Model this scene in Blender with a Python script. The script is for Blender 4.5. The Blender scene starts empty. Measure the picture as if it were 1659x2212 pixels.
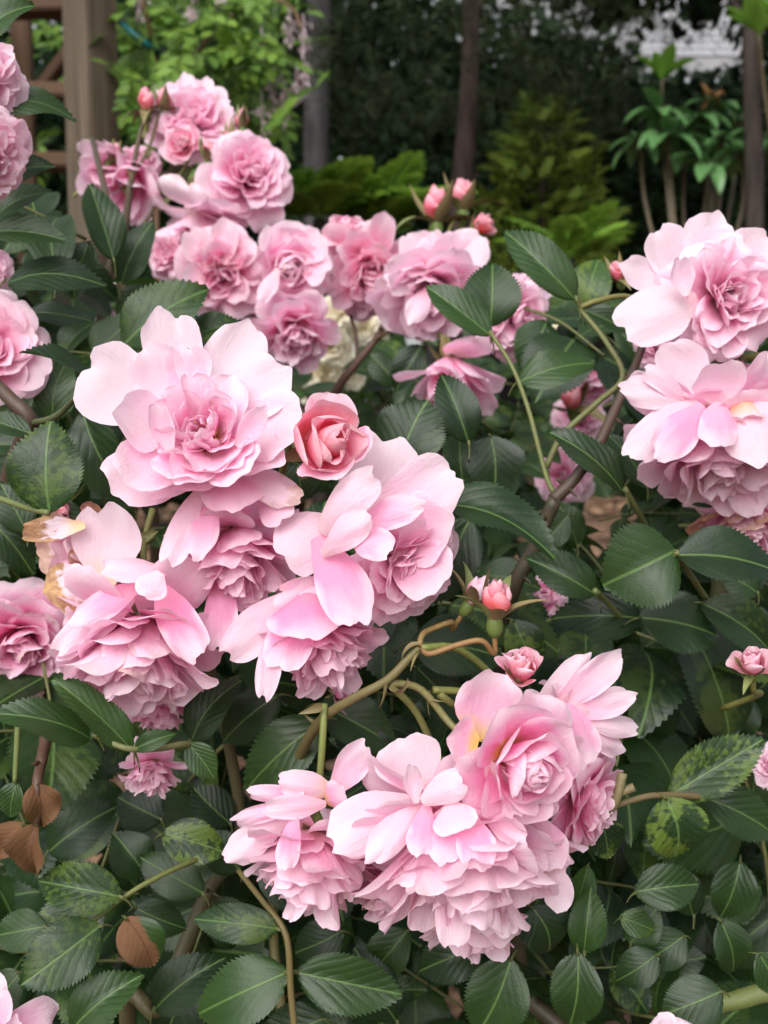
import bpy, math, random
import numpy as np
from mathutils import Vector, Matrix

R = math.radians
scene = bpy.context.scene
COL = scene.collection

# ------------------------------------------------------------------ camera
CAM_Z, PITCH, TAN = 1.25, R(-6.0), 0.364            # TAN = half the frame width at unit depth
cam_data = bpy.data.cameras.new('camera')
cam = bpy.data.objects.new('camera', cam_data)
COL.objects.link(cam)
cam.location = (0, 0, CAM_Z)
cam.rotation_euler = (R(90) + PITCH, 0, 0)
cam_data.sensor_fit = 'HORIZONTAL'
cam_data.sensor_width = 36
cam_data.lens = 18 / TAN
cam_data.clip_start = 0.02
cam_data.clip_end = 200
cam_data.dof.use_dof = True
cam_data.dof.focus_distance = 0.44
cam_data.dof.aperture_fstop = 18
scene.camera = cam

# ------------------------------------------------------------------ world, sun, exposure
SUN_EL, SUN_AZ = R(40), R(198)
world = bpy.data.worlds.new('World')
scene.world = world
world.use_nodes = True
wn, wl = world.node_tree.nodes, world.node_tree.links
wn.clear()
sky = wn.new('ShaderNodeTexSky')
sky.sky_type = 'NISHITA'
sky.sun_disc = False
sky.sun_elevation = SUN_EL
sky.sun_rotation = SUN_AZ
sky.dust_density = 4.0
hs = wn.new('ShaderNodeHueSaturation')               # thin overcast: the blue is mostly washed out
hs.inputs['Saturation'].default_value = 0.20
bg = wn.new('ShaderNodeBackground')
bg.inputs['Strength'].default_value = 0.13
wo = wn.new('ShaderNodeOutputWorld')
wl.new(sky.outputs[0], hs.inputs['Color'])
wl.new(hs.outputs[0], bg.inputs['Color'])
wl.new(bg.outputs[0], wo.inputs['Surface'])

sun_data = bpy.data.lights.new('sun', 'SUN')
sun_data.energy = 1.4
sun_data.angle = R(60)
sun_data.color = (1.0, 0.98, 0.96)
sun = bpy.data.objects.new('sun', sun_data)
COL.objects.link(sun)
sun_dir = Vector((math.sin(SUN_AZ) * math.cos(SUN_EL), math.cos(SUN_AZ) * math.cos(SUN_EL), math.sin(SUN_EL)))
sun.rotation_euler = sun_dir.to_track_quat('Z', 'Y').to_euler()
sun.location = sun_dir * 20

vs = scene.view_settings
vs.view_transform = 'Standard'
vs.look = 'None'
vs.gamma = 1
vs.use_curve_mapping = False
vs.exposure = 0.76
scene.cycles.max_bounces = 10
scene.cycles.diffuse_bounces = 7
scene.cycles.glossy_bounces = 2
scene.cycles.transmission_bounces = 6
scene.cycles.use_denoising = True
scene.cycles.caustics_reflective = False
scene.cycles.caustics_refractive = False

# ------------------------------------------------------------------ helpers
CR = np.array((1.0, 0.0, 0.0))                                           # camera right, up, towards the viewer
CU = np.array((0.0, -math.sin(PITCH), math.cos(PITCH)))
CB = np.array((0.0, -math.cos(PITCH), -math.sin(PITCH)))
CO = np.array((0.0, 0.0, CAM_Z))
UP = np.array((0.0, 0.0, 1.0))
PXM = 2 * TAN / 1659.0                                                   # metres per measured pixel at depth 1


def P(x, y, d):
    """measured position in the photograph (1659 x 2212) and depth -> point in the garden"""
    return CO + d * ((x - 829.5) * PXM * CR - (y - 1106.0) * PXM * CU - CB)


def cv(r, u, c):
    v = r * CR + u * CU + c * CB
    return v / np.linalg.norm(v)


def unit(v):
    v = np.asarray(v, float)
    return v / (np.linalg.norm(v) + 1e-12)


def frame(y, n):
    """rotation whose columns are x, y (given) and z (close to n)"""
    y = unit(y)
    n = np.asarray(n, float)
    n = n - y * n.dot(y)
    if np.linalg.norm(n) < 1e-5:
        n = np.cross(y, (0.3, 0.8, 0.2))
    n = unit(n)
    return np.stack([np.cross(y, n), y, n], 1)


def M4(rot, loc, scale=(1, 1, 1)):
    m = np.eye(4)
    m[:3, :3] = rot * np.asarray(scale)[None, :]
    m[:3, 3] = loc
    return Matrix(m.tolist())


def mesh_of(name, verts, faces, mat, uv=None, smooth=True):
    me = bpy.data.meshes.new(name)
    me.from_pydata(np.asarray(verts).tolist(), [], faces if isinstance(faces, list) else faces.tolist())
    if uv is not None:
        lay = me.uv_layers.new(name='UVMap')
        idx = np.empty(len(me.loops), dtype=np.int32)
        me.loops.foreach_get('vertex_index', idx)
        lay.data.foreach_set('uv', np.asarray(uv, dtype=np.float32)[idx].ravel())
    if smooth:
        me.polygons.foreach_set('use_smooth', np.ones(len(me.polygons), dtype=bool))
    me.materials.append(mat)
    me.update()
    return me


def obj(name, me, parent=None, mw=None, color=None, kind=None):
    o = bpy.data.objects.new(name, me)
    COL.objects.link(o)
    if parent is not None:
        o.parent = parent
    if mw is not None:
        o.matrix_local = mw
    if color is not None:
        o.color = color
    if kind:
        o['kind'] = kind
    return o


def thing(name, label, cat, loc, group=None):
    o = bpy.data.objects.new(name, None)
    COL.objects.link(o)
    o.empty_display_size = 0.02
    o.location = tuple(float(c) for c in loc)
    o['label'] = label
    o['category'] = cat
    if group:
        o['group'] = group
    return o


def tag(o, label, cat, group=None):
    o['label'] = label
    o['category'] = cat
    if group:
        o['group'] = group


_grid = {}


def grid_faces(nu, nv):
    """nv rows of nu vertices"""
    if (nu, nv) not in _grid:
        i = np.arange((nv - 1) * (nu - 1))
        r, c = i // (nu - 1), i % (nu - 1)
        a = r * nu + c
        _grid[(nu, nv)] = np.stack([a, a + 1, a + nu + 1, a + nu], 1)
    return _grid[(nu, nv)]


def smooth_path(pts, per=5):
    pts = np.asarray(pts, float)
    if len(pts) < 3:
        t = np.linspace(0, 1, per + 1)[:, None]
        return pts[0] * (1 - t) + pts[-1] * t
    q = np.vstack([2 * pts[0] - pts[1], pts, 2 * pts[-1] - pts[-2]])
    out = []
    for i in range(1, len(q) - 2):
        for k in range(per):
            t = k / per
            out.append(0.5 * (2 * q[i] + (q[i + 1] - q[i - 1]) * t + (2 * q[i - 1] - 5 * q[i] + 4 * q[i + 1] - q[i + 2]) * t * t
                              + (3 * q[i] - q[i - 1] - 3 * q[i + 1] + q[i + 2]) * t ** 3))
    out.append(q[-2])
    return np.array(out)


def tube_data(pts, r0, r1, sides=7, per=5, lump=0.0, rng=None):
    p = smooth_path(pts, per)
    n = len(p)
    tan = np.gradient(p, axis=0)
    tan /= np.linalg.norm(tan, axis=1)[:, None] + 1e-12
    ref = np.array((0.31, 0.2, 0.93)) if abs(tan[0][2]) < 0.8 else np.array((0.9, 0.3, 0.1))
    V, UV = [], []
    a = np.linspace(0, 2 * math.pi, sides, endpoint=False)
    for i in range(n):
        x = unit(np.cross(tan[i], ref))
        y = np.cross(tan[i], x)
        f = i / (n - 1)
        r = r0 + (r1 - r0) * f
        rr = np.full(sides, r)
        if lump and rng is not None:
            rr = rr * (1 + lump * rng.uniform(-1, 1, sides))
        V.append(p[i] + rr[:, None] * (np.cos(a)[:, None] * x + np.sin(a)[:, None] * y))
        UV.append(np.stack([a / 6.283, np.full(sides, f)], 1))
    V.append(p[:1])
    V.append(p[-1:])
    UV.append([[0, 0]])
    UV.append([[0, 1]])
    F = []
    for i in range(n - 1):
        for k in range(sides):
            k2 = (k + 1) % sides
            F.append([i * sides + k, i * sides + k2, (i + 1) * sides + k2, (i + 1) * sides + k])
    c0, c1 = n * sides, n * sides + 1
    for k in range(sides):
        k2 = (k + 1) % sides
        F.append([c0, k2, k])
        F.append([c1, (n - 1) * sides + k, (n - 1) * sides + k2])
    return np.vstack(V), F, np.vstack(UV)


def joined(parts):
    """[(V, F, UV)] -> one V, F, UV"""
    V, F, U, o = [], [], [], 0
    for v, f, u in parts:
        V.append(v)
        F.extend([[i + o for i in q] for q in f])
        U.append(u)
        o += len(v)
    return np.vstack(V), F, np.vstack(U)


def scatter(tmpl, locs, ydirs, normals, sizes, aspect=None):
    """many copies of a leaf template as one vertex / face / uv set"""
    tv, tf, tu = tmpl
    n, k = len(locs), len(tv)
    y = ydirs / (np.linalg.norm(ydirs, axis=1)[:, None] + 1e-9)
    z = normals - y * np.sum(normals * y, 1)[:, None]
    z /= np.linalg.norm(z, axis=1)[:, None] + 1e-9
    x = np.cross(y, z)
    s = sizes[:, None, None]
    asp = np.ones(n) if aspect is None else aspect
    V = (tv[None, :, 0:1] * x[:, None, :] * asp[:, None, None] + tv[None, :, 1:2] * y[:, None, :] + tv[None, :, 2:3] * z[:, None, :]) * s + locs[:, None, :]
    F = [(np.asarray(q)[None, :] + (np.arange(n) * k)[:, None]).tolist() for q in tf]
    F = [q for grp in F for q in grp]
    return V.reshape(-1, 3), F, np.tile(tu, (n, 1))


# ------------------------------------------------------------------ materials
class NT:
    def __init__(self, name):
        self.m = bpy.data.materials.new(name)
        self.m.use_nodes = True
        self.t = self.m.node_tree
        self.t.nodes.clear()
        self.out = self.n('ShaderNodeOutputMaterial')

    def n(self, kind, **kw):
        node = self.t.nodes.new(kind)
        for k, v in kw.items():
            setattr(node, k, v)
        return node

    def put(self, sock, v):
        if isinstance(v, bpy.types.NodeSocket):
            self.t.links.new(v, sock)
        else:
            sock.default_value = v

    def math(self, op, a, b=0.0, c=0.0, clamp=False):
        m = self.n('ShaderNodeMath', operation=op, use_clamp=clamp)
        self.put(m.inputs[0], a)
        self.put(m.inputs[1], b)
        self.put(m.inputs[2], c)
        return m.outputs[0]

    def step(self, v, a, b):
        m = self.n('ShaderNodeMapRange', interpolation_type='SMOOTHSTEP')
        self.put(m.inputs[0], v)
        m.inputs[1].default_value = a
        m.inputs[2].default_value = b
        return m.outputs[0]

    def mix(self, f, a, b, mode='MIX'):
        m = self.n('ShaderNodeMix', data_type='RGBA', blend_type=mode)
        self.put(m.inputs[0], f)
        for s, v in ((m.inputs[6], a), (m.inputs[7], b)):
            self.put(s, v if isinstance(v, bpy.types.NodeSocket) else (*v, 1))
        return m.outputs[2]

    def noise(self, vec, scale, detail=2.0, rough=0.5, dim='3D', w=None):
        m = self.n('ShaderNodeTexNoise', noise_dimensions=dim)
        if vec is not None:
            self.put(m.inputs['Vector'], vec)
        if w is not None:
            self.put(m.inputs['W'], w)
        m.inputs['Scale'].default_value = scale
        m.inputs['Detail'].default_value = detail
        m.inputs['Roughness'].default_value = rough
        return m.outputs[0]

    def mapping(self, vec, scale=(1, 1, 1), loc=(0, 0, 0)):
        m = self.n('ShaderNodeMapping')
        self.put(m.inputs[0], vec)
        m.inputs['Scale'].default_value = scale
        m.inputs['Location'].default_value = loc
        return m.outputs[0]

    def bump(self, h, strength, dist):
        m = self.n('ShaderNodeBump')
        m.inputs['Strength'].default_value = strength
        m.inputs['Distance'].default_value = dist
        self.put(m.inputs['Height'], h)
        return m.outputs[0]

    def surface(self, color, rough=0.6, spec=0.3, normal=None, trans=0.0, tcolor=None, coat=0.0):
        p = self.n('ShaderNodeBsdfPrincipled')
        self.put(p.inputs['Base Color'], color if isinstance(color, bpy.types.NodeSocket) else (*color, 1))
        self.put(p.inputs['Roughness'], rough)
        self.put(p.inputs['Specular IOR Level'], spec)
        if normal is not None:
            self.put(p.inputs['Normal'], normal)
        s = p.outputs[0]
        if trans:
            t = self.n('ShaderNodeBsdfTranslucent')
            tc = tcolor if tcolor is not None else color
            self.put(t.inputs[0], tc if isinstance(tc, bpy.types.NodeSocket) else (*tc, 1))
            if normal is not None:
                self.put(t.inputs['Normal'], normal)
            mx = self.n('ShaderNodeMixShader')
            mx.inputs[0].default_value = trans
            self.t.links.new(s, mx.inputs[1])
            self.t.links.new(t.outputs[0], mx.inputs[2])
            s = mx.outputs[0]
        self.t.links.new(s, self.out.inputs[0])
        return self.m


def petal_material(name, pale, mid, deep, yellow, coral):
    """object colour: R = depth of pink, G = yellow base, B = browned rim, alpha = coral"""
    n = NT(name)
    uv = n.n('ShaderNodeUVMap').outputs[0]
    sx = n.n('ShaderNodeSeparateXYZ')
    n.put(sx.inputs[0], uv)
    u, v = sx.outputs[0], sx.outputs[1]
    oi = n.n('ShaderNodeObjectInfo')
    oc = n.n('ShaderNodeSeparateColor')
    n.put(oc.inputs[0], oi.outputs['Color'])
    pink, yel, brown, cor = oc.outputs[0], oc.outputs[1], oc.outputs[2], oi.outputs['Alpha']
    rnd = oi.outputs['Random']
    side = n.math('ABSOLUTE', n.math('MULTIPLY_ADD', u, 2.0, -1.0))
    edge = n.math('MAXIMUM', n.math('MULTIPLY', side, n.step(v, 0.15, 0.6)), v)
    jit = n.noise(uv, 3.0, 2.0, 0.5, '4D', n.math('MULTIPLY', rnd, 40.0))
    edge = n.math('ADD', edge, n.math('MULTIPLY_ADD', jit, 0.5, -0.25))
    inner = n.step(edge, 0.96, 0.48)                                     # 1 in the blade, 0 along the rim
    bf = n.n('ShaderNodeNewGeometry').outputs['Backfacing']
    face = n.math('MULTIPLY_ADD', bf, -0.12, 1.0)                        # the outer face of a petal is paler
    streak = n.noise(n.mapping(uv, (34, 2.6, 1)), 1.0, 3.0, 0.6, '4D', n.math('MULTIPLY', rnd, 90.0))
    amt = n.math('MULTIPLY', n.math('MULTIPLY', pink, face), n.math('MULTIPLY_ADD', inner, 0.85, 0.15))
    amt = n.math('ADD', amt, n.math('MULTIPLY_ADD', streak, 0.16, -0.08), clamp=True)
    c = n.mix(n.math('MULTIPLY', amt, 2.0, clamp=True), pale, mid)
    c = n.mix(n.math('MULTIPLY_ADD', amt, 2.0, -1.0, clamp=True), c, deep)
    c = n.mix(n.math('MULTIPLY', cor, n.math('MULTIPLY_ADD', inner, 0.6, 0.4)), c, coral)
    c = n.mix(n.math('MULTIPLY', yel, n.step(n.math('ADD', v, n.math('MULTIPLY_ADD', jit, 0.3, -0.15)), 0.42, 0.05)), c, yellow)
    bm = n.noise(uv, 5.0, 4.0, 0.6, '4D', n.math('MULTIPLY', rnd, 17.0))
    bmask = n.math('MULTIPLY', n.step(n.math('ADD', n.math('MULTIPLY_ADD', brown, 0.42, edge), n.math('MULTIPLY_ADD', bm, 1.0, -0.5)), 0.98, 1.16), n.math('MULTIPLY', brown, 0.9))
    c = n.mix(bmask, c, n.mix(n.step(bm, .40, .62), (0.66, 0.43, 0.15), (0.36, 0.19, 0.06)))
    crk = n.noise(n.mapping(uv, (9, 6, 1)), 1.0, 3.0, 0.6, '4D', n.math('MULTIPLY', rnd, 61.0))
    h = n.math('ADD', n.math('MULTIPLY', streak, 0.7), n.math('MULTIPLY', crk, 1.5))
    nor = n.bump(h, 0.34, 0.0014)
    return n.surface(c, 0.55, 0.22, nor, 0.50, n.mix(0.26, c, deep))


def leaf_material(name, dark, light, back, gloss=0.29, spec=0.36):
    """object colour: R = yellow blotches, G = dried brown, B = lightness"""
    n = NT(name)
    uv = n.n('ShaderNodeUVMap').outputs[0]
    sx = n.n('ShaderNodeSeparateXYZ')
    n.put(sx.inputs[0], uv)
    u, v = sx.outputs[0], sx.outputs[1]
    oi = n.n('ShaderNodeObjectInfo')
    oc = n.n('ShaderNodeSeparateColor')
    n.put(oc.inputs[0], oi.outputs['Color'])
    blotch, brown, bright = oc.outputs[0], oc.outputs[1], oc.outputs[2]
    rnd = oi.outputs['Random']
    x = n.math('ABSOLUTE', n.math('SUBTRACT', u, 0.5))
    midrib = n.step(x, 0.026, 0.008)
    ph = n.math('SUBTRACT', n.math('MULTIPLY', v, 6.5), n.math('MULTIPLY', n.math('POWER', x, 0.85), 6.0))
    ph = n.math('ADD', ph, n.math('MULTIPLY', n.noise(uv, 4.0, 2.0, 0.5, '4D', n.math('MULTIPLY', rnd, 31.0)), 0.8))
    tri = n.math('ABSOLUTE', n.math('SUBTRACT', n.math('FRACT', ph), 0.5))          # 0.5 at the vein
    vein = n.math('MULTIPLY', n.step(tri, 0.455, 0.495), n.step(x, 0.47, 0.30))
    big = n.noise(uv, 2.2, 3.0, 0.55, '4D', n.math('MULTIPLY', rnd, 50.0))
    fine = n.noise(uv, 55.0, 3.0, 0.6, '4D', n.math('MULTIPLY', rnd, 50.0))
    cell = n.n('ShaderNodeTexVoronoi', voronoi_dimensions='2D')
    n.put(cell.inputs['Vector'], uv)
    cell.inputs['Scale'].default_value = 42
    c = n.mix(n.math('ADD', n.math('MULTIPLY_ADD', big, 0.8, -0.25), n.math('MULTIPLY_ADD', n.math('POWER', rnd, 2.0), 0.40, bright), clamp=True), dark, light)
    c = n.mix(n.math('MULTIPLY_ADD', fine, 0.5, -0.1, clamp=True), c, dark)
    bl = n.noise(n.mapping(uv, (1.0, 1.7, 1)), 8.0, 3.0, 0.6, '4D', n.math('MULTIPLY', rnd, 23.0))
    reg = n.noise(uv, 1.8, 1.0, 0.5, '4D', n.math('MULTIPLY', rnd, 71.0))
    bmask = n.math('MULTIPLY', n.step(n.math('ADD', bl, n.math('MULTIPLY_ADD', reg, 1.1, -0.55)), 0.50, 0.66), blotch)
    c = n.mix(n.math('MULTIPLY', bmask, 0.8), c, (0.125, 0.19, 0.026))
    c = n.mix(n.math('MULTIPLY', vein, 0.16), c, light)
    c = n.mix(n.math('MULTIPLY', midrib, 0.6), c, (0.105, 0.19, 0.05))
    dry = n.mix(big, (0.062, 0.026, 0.012), (0.185, 0.088, 0.036))
    dry = n.mix(n.math('MULTIPLY', midrib, 0.6), dry, (0.07, 0.03, 0.012))
    dmask = n.step(n.math('ADD', brown, n.math('MULTIPLY', n.math('SUBTRACT', u, n.math('MULTIPLY_ADD', big, 0.5, -0.1)), 0.9)), 0.62, 0.72)
    dmask = n.math('MULTIPLY', dmask, n.step(brown, 0.05, 0.2))
    c = n.mix(dmask, c, dry)
    bf = n.n('ShaderNodeNewGeometry').outputs['Backfacing']
    c = n.mix(n.math('MULTIPLY', bf, n.math('MULTIPLY_ADD', dmask, -0.6, 0.7)), c, back)
    speck = n.step(n.noise(uv, 95.0, 1.0, 0.4, '4D', n.math('MULTIPLY', rnd, 9.0)), 0.73, 0.78)
    c = n.mix(n.math('MULTIPLY', speck, 0.35), c, (0.35, 0.40, 0.33))              # dust and dried spray
    quilt = n.math('MULTIPLY', n.step(tri, 0.5, 0.12), 1.0)
    h = n.math('ADD', n.math('MULTIPLY', quilt, n.math('MULTIPLY_ADD', n.math('FRACT', n.math('MULTIPLY', rnd, 7.3)), 0.9, 0.25)), n.math('MULTIPLY', cell.outputs['Distance'], -0.45))
    h = n.math('ADD', h, n.math('MULTIPLY', midrib, -0.9))
    nor = n.bump(h, 0.28, 0.0005)
    rough = n.math('MULTIPLY_ADD', big, 0.25, gloss)
    return n.surface(c, n.math('ADD', rough, n.math('MULTIPLY', dmask, 0.3)), spec, nor, 0.16, n.mix(0.5, c, (0.10, 0.24, 0.02)))


def plain_leaf(name, dark, light, rough=0.5, trans=0.15, spec=0.3, scale=3.0):
    n = NT(name)
    pos = n.n('ShaderNodeNewGeometry')
    isl = pos.outputs['Random Per Island']
    nz = n.noise(pos.outputs['Position'], scale, 2.0)
    c = n.mix(n.math('ADD', n.math('MULTIPLY', isl, 0.6), n.math('MULTIPLY_ADD', nz, 1.0, -0.35), clamp=True), dark, light)
    return n.surface(c, rough, spec, None, trans, c)


def stem_material():
    """object colour is the stem's own colour"""
    n = NT('stem')
    oi = n.n('ShaderNodeObjectInfo')
    uv = n.n('ShaderNodeUVMap').outputs[0]
    g = n.noise(n.mapping(uv, (5, 30, 1)), 1.0, 3.0, 0.6, '4D', n.math('MULTIPLY', oi.outputs['Random'], 30.0))
    c = n.mix(n.math('MULTIPLY_ADD', g, 1.1, -0.35, clamp=True), oi.outputs['Color'], (0.10, 0.055, 0.03))
    return n.surface(c, 0.5, 0.35, n.bump(g, 0.3, 0.0008))


def bark_material(name, dark, light, scale=(14, 14, 2.2)):
    n = NT(name)
    pos = n.n('ShaderNodeTexCoord').outputs['Object']
    g = n.noise(n.mapping(pos, scale), 1.0, 5.0, 0.65)
    g2 = n.noise(pos, 5.0, 2.0)
    c = n.mix(n.step(g, 0.3, 0.7), dark, light)
    c = n.mix(n.math('MULTIPLY', g2, 0.5), c, dark)
    return n.surface(c, 0.9, 0.15, n.bump(g, 0.9, 0.02))


def wood_material(name, dark, light, grain=(60, 60, 2.5)):
    n = NT(name)
    pos = n.n('ShaderNodeTexCoord').outputs['Object']
    g = n.noise(n.mapping(pos, grain), 1.0, 4.0, 0.6)
    g2 = n.noise(n.mapping(pos, (9, 9, 1.6)), 1.0, 3.0, 0.6)
    c = n.mix(n.math('MULTIPLY_ADD', g, 1.4, -0.25, clamp=True), dark, light)
    c = n.mix(n.step(g2, 0.50, 0.72), c, tuple(0.5 * a for a in dark))
    return n.surface(c, 0.85, 0.2, n.bump(g, 0.6, 0.004))


MAT_PINK = petal_material('pink_petal', (0.93, 0.785, 0.86), (0.92, 0.45, 0.66), (0.87, 0.15, 0.42), (0.86, 0.62, 0.17), (0.82, 0.16, 0.14))
MAT_CREAM = petal_material('cream_petal', (0.93, 0.90, 0.79), (0.92, 0.84, 0.62), (0.86, 0.68, 0.36), (0.85, 0.62, 0.20), (0.8, 0.45, 0.2))
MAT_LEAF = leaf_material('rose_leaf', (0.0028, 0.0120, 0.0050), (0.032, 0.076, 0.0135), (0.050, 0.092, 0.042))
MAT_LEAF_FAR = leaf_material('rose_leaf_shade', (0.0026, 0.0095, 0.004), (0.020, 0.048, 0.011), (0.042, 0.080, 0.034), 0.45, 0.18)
MAT_STEM = stem_material()

# ------------------------------------------------------------------ petals and blooms
def petal_verts(rng, L, W, th0, th1, alpha, ruf, roll, sroll, notch=0.0, nu=9, nv=10, base=0.24, tip=0.38, lk=1.0):
    """petal rising from the origin: x across, y outward, z along the flower's axis"""
    u = np.linspace(-1, 1, nu)[None, :]
    v = (np.sin(np.linspace(0, 1, nv) * math.pi / 2) ** 0.92 * 0.996)[:, None]
    c0, ex = 0.60, 2.1 + 1.1 * (0.6 - tip)
    prof = np.where(v < c0, base + (1 - base) * np.sin(np.clip(v / c0, 0, 1) * math.pi / 2) ** 1.15,
                    (1 - np.clip((v - c0) / (1 - c0), 0, 1) ** ex) ** (1 / ex))
    w = prof * W
    au = np.abs(u * prof)
    up_ = u * prof
    p1, p2, p3 = rng.uniform(0, 6.28, 3)
    f1, f2 = rng.uniform(0.9, 1.6), rng.uniform(2.2, 3.2)
    lobe = lk * (0.030 * np.sin(up_ * 5 + p1) + 0.018 * np.sin(up_ * 10 + p2) + 0.008 * np.sin(up_ * 21 + p3)) - notch * np.exp(-((up_ - rng.uniform(-0.25, 0.25)) / 0.17) ** 2)
    s = v + lobe * v ** 5
    ss = np.linspace(0, 1.12, 60)
    th = np.radians(th0 + (th1 - th0) * np.clip(ss, 0, 1.1) ** 1.25)
    rc = np.concatenate([[0], np.cumsum(np.sin((th[1:] + th[:-1]) / 2) * np.diff(ss))])
    zc = np.concatenate([[0], np.cumsum(np.cos((th[1:] + th[:-1]) / 2) * np.diff(ss))])
    r, z, t = np.interp(s, ss, rc) * L, np.interp(s, ss, zc) * L, np.interp(s, ss, th)
    a = u * alpha
    al = max(alpha, 1e-3)
    x = w / al * np.sin(a)
    h = w / al * (1 - np.cos(a))
    edge = v ** 1.6 * (0.30 + 0.70 * au ** 2)
    h = h + ruf * L * edge * (np.sin(up_ * f1 * 3.1 + p1 + v * 2.0) + 0.45 * np.sin(up_ * f2 * 3.1 + p2 - v * 3.0))
    q1, q2, q3, q4 = rng.uniform(0, 6.28, 4)
    h = h + 0.016 * L * np.clip(v * 1.5, 0, 1) * (np.sin(up_ * 5.5 + q1 + v * 2) * np.sin(v * 6.5 + q2) + 0.6 * np.sin(up_ * 9 + q3) * np.sin(v * 10 + q4))
    x = x * (1 + 0.06 * np.sin(v * 7 + p3)) + 0.05 * W * np.sin(v * 4 + q1)
    h = h - sroll * w * 0.55 * np.clip((np.abs(u) - 0.55) / 0.45, 0, 1) ** 2 * np.clip(v * 1.6, 0, 1)
    rl = np.clip((v - 0.72) / 0.28, 0, 1) ** 2 * (0.75 + 0.45 * np.sin(up_ * 2.2 + p3))
    h = h - roll * L * 0.22 * rl
    s_back = -0.30 * abs(roll) * L * 0.22 * rl
    y = r - np.cos(t) * h + np.sin(t) * s_back
    z = z + np.sin(t) * h + np.cos(t) * s_back
    V = np.stack([x + 0 * y, y, z], -1).reshape(-1, 3)
    UV = np.stack([(up_ + 1) / 2 + 0 * v, v + 0 * u], -1).reshape(-1, 2)
    return V, UV


# keys: t (0 outside .. 1 centre), L, half width, angle at base, angle at tip, cupping, ruffle, rim roll, side roll
FORMS = {
    'droop': (24, [(0, 1.06, .36, 66, 62, .8, .05, .4, .3), (.3, 1.10, .34, 50, 36, .95, .05, .4, .3), (.65, 1.04, .30, 30, 14, 1.1, .05, .3, .2), (1, .9, .22, 10, 2, 1.3, .06, .1, 0)]),
    'pomp': (62, [(0, .98, .46, 92, 150, .5, .05, .5, .3), (.06, 1.02, .44, 78, 108, .55, .045, .5, .25), (.16, 1.08, .41, 62, 66, .65, .04, .45, .15), (.35, 1.12, .37, 48, 40, .75, .04, .4, .12),
                  (.6, 1.09, .33, 34, 20, .85, .045, .3, .1), (.8, 1.02, .28, 22, 8, .95, .05, .15, .05), (1, .94, .22, 7, 0, 1.1, .05, .05, 0)]),
    'scroll': (9, [(0, 1.0, .80, 46, 34, 1.3, .03, .6, .2), (.2, 1.06, .80, 42, 4, 1.7, .02, .5, .1), (.5, 1.12, .72, 34, -14, 2.0, .015, .35, 0), (.8, 1.12, .5, 22, -16, 2.4, .01, .15, 0), (1, 1.05, .3, 10, -12, 2.8, .01, 0, 0)]),
    'core': (27, [(0, 1.0, .46, 50, 62, .9, .06, .1, .1), (.3, .88, .36, 42, 34, 1.1, .07, .05, .1), (.6, .72, .27, 36, 2, 1.2, .08, 0, 0), (1, .50, .17, 30, -30, 1.3, .10, 0, 0)]),
    'open': (44, [(0, 1.06, .58, 62, 104, .45, .055, .45, .25), (.13, 1.04, .56, 55, 92, .55, .055, .35, .25), (.3, .92, .50, 44, 66, .8, .05, .25, .2),
                  (.5, .74, .40, 30, 32, 1.1, .05, .1, .1), (.72, .54, .30, 18, -14, 1.2, .06, 0, 0), (1, .36, .20, 10, -40, 1.3, .07, 0, 0)]),
    'full': (58, [(0, 1.0, .52, 72, 118, .45, .06, .55, .3), (.14, 1.02, .50, 64, 98, .55, .06, .45, .3), (.35, .96, .42, 50, 66, .85, .06, .35, .25),
                  (.6, .86, .34, 32, 36, 1.1, .06, .3, .2), (.82, .74, .27, 16, 10, 1.3, .07, .2, .1), (1, .56, .2, 4, -12, 1.5, .07, 0, 0)]),
    'hang': (58, [(0, .98, .50, 88, 158, .4, .06, .45, .35), (.12, 1.04, .50, 76, 120, .5, .06, .5, .35), (.3, 1.06, .44, 58, 80, .8, .06, .55, .35),
                  (.55, 1.02, .36, 38, 46, 1.05, .06, .5, .25), (.8, .92, .28, 20, 16, 1.2, .07, .35, .15), (1, .8, .22, 5, -6, 1.4, .07, .1, 0)]),
    'cup': (24, [(0, 1.04, .74, 58, 112, .7, .035, .5, .3), (.2, 1.02, .74, 40, 66, 1.0, .03, .5, .25), (.4, .98, .70, 26, 18, 1.55, .025, .35, .15),
                 (.65, .92, .56, 14, -12, 2.2, .02, .2, 0), (.85, .80, .36, 8, -14, 2.4, .02, .1, 0), (1, .66, .2, 3, -10, 2.5, .02, 0, 0)]),
    'star': (22, [(0, 1.06, .34, 82, 108, .75, .05, .35, .3), (.3, 1.04, .34, 62, 82, .9, .05, .35, .3), (.6, .92, .34, 42, 44, 1.1, .06, .3, .2), (1, .66, .24, 10, 0, 1.4, .07, 0, 0)]),
    'bell': (15, [(0, 1.06, .50, 58, 66, .75, .05, .4, .4), (.4, 1.0, .46, 40, 36, 1.0, .05, .4, .3), (1, .8, .34, 14, 6, 1.4, .06, .1, 0)]),
    'budopen': (11, [(0, 1.0, .62, 48, 96, 1.0, .03, .5, .2), (.2, 1.06, .66, 40, 8, 1.6, .02, .45, .1), (.5, 1.08, .60, 32, -22, 2.1, .015, .3, 0),
                     (.8, 1.02, .46, 22, -24, 2.4, .015, .1, 0), (1, .92, .3, 12, -18, 2.6, .015, 0, 0)]),
    'budtight': (8, [(0, .90, .60, 50, -42, 1.9, .02, .12, 0), (.5, .98, .56, 44, -40, 2.1, .02, .1, 0), (1, 1.0, .4, 30, -34, 2.4, .02, 0, 0)]),
}
GOLD = math.pi * (3 - math.sqrt(5))


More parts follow.
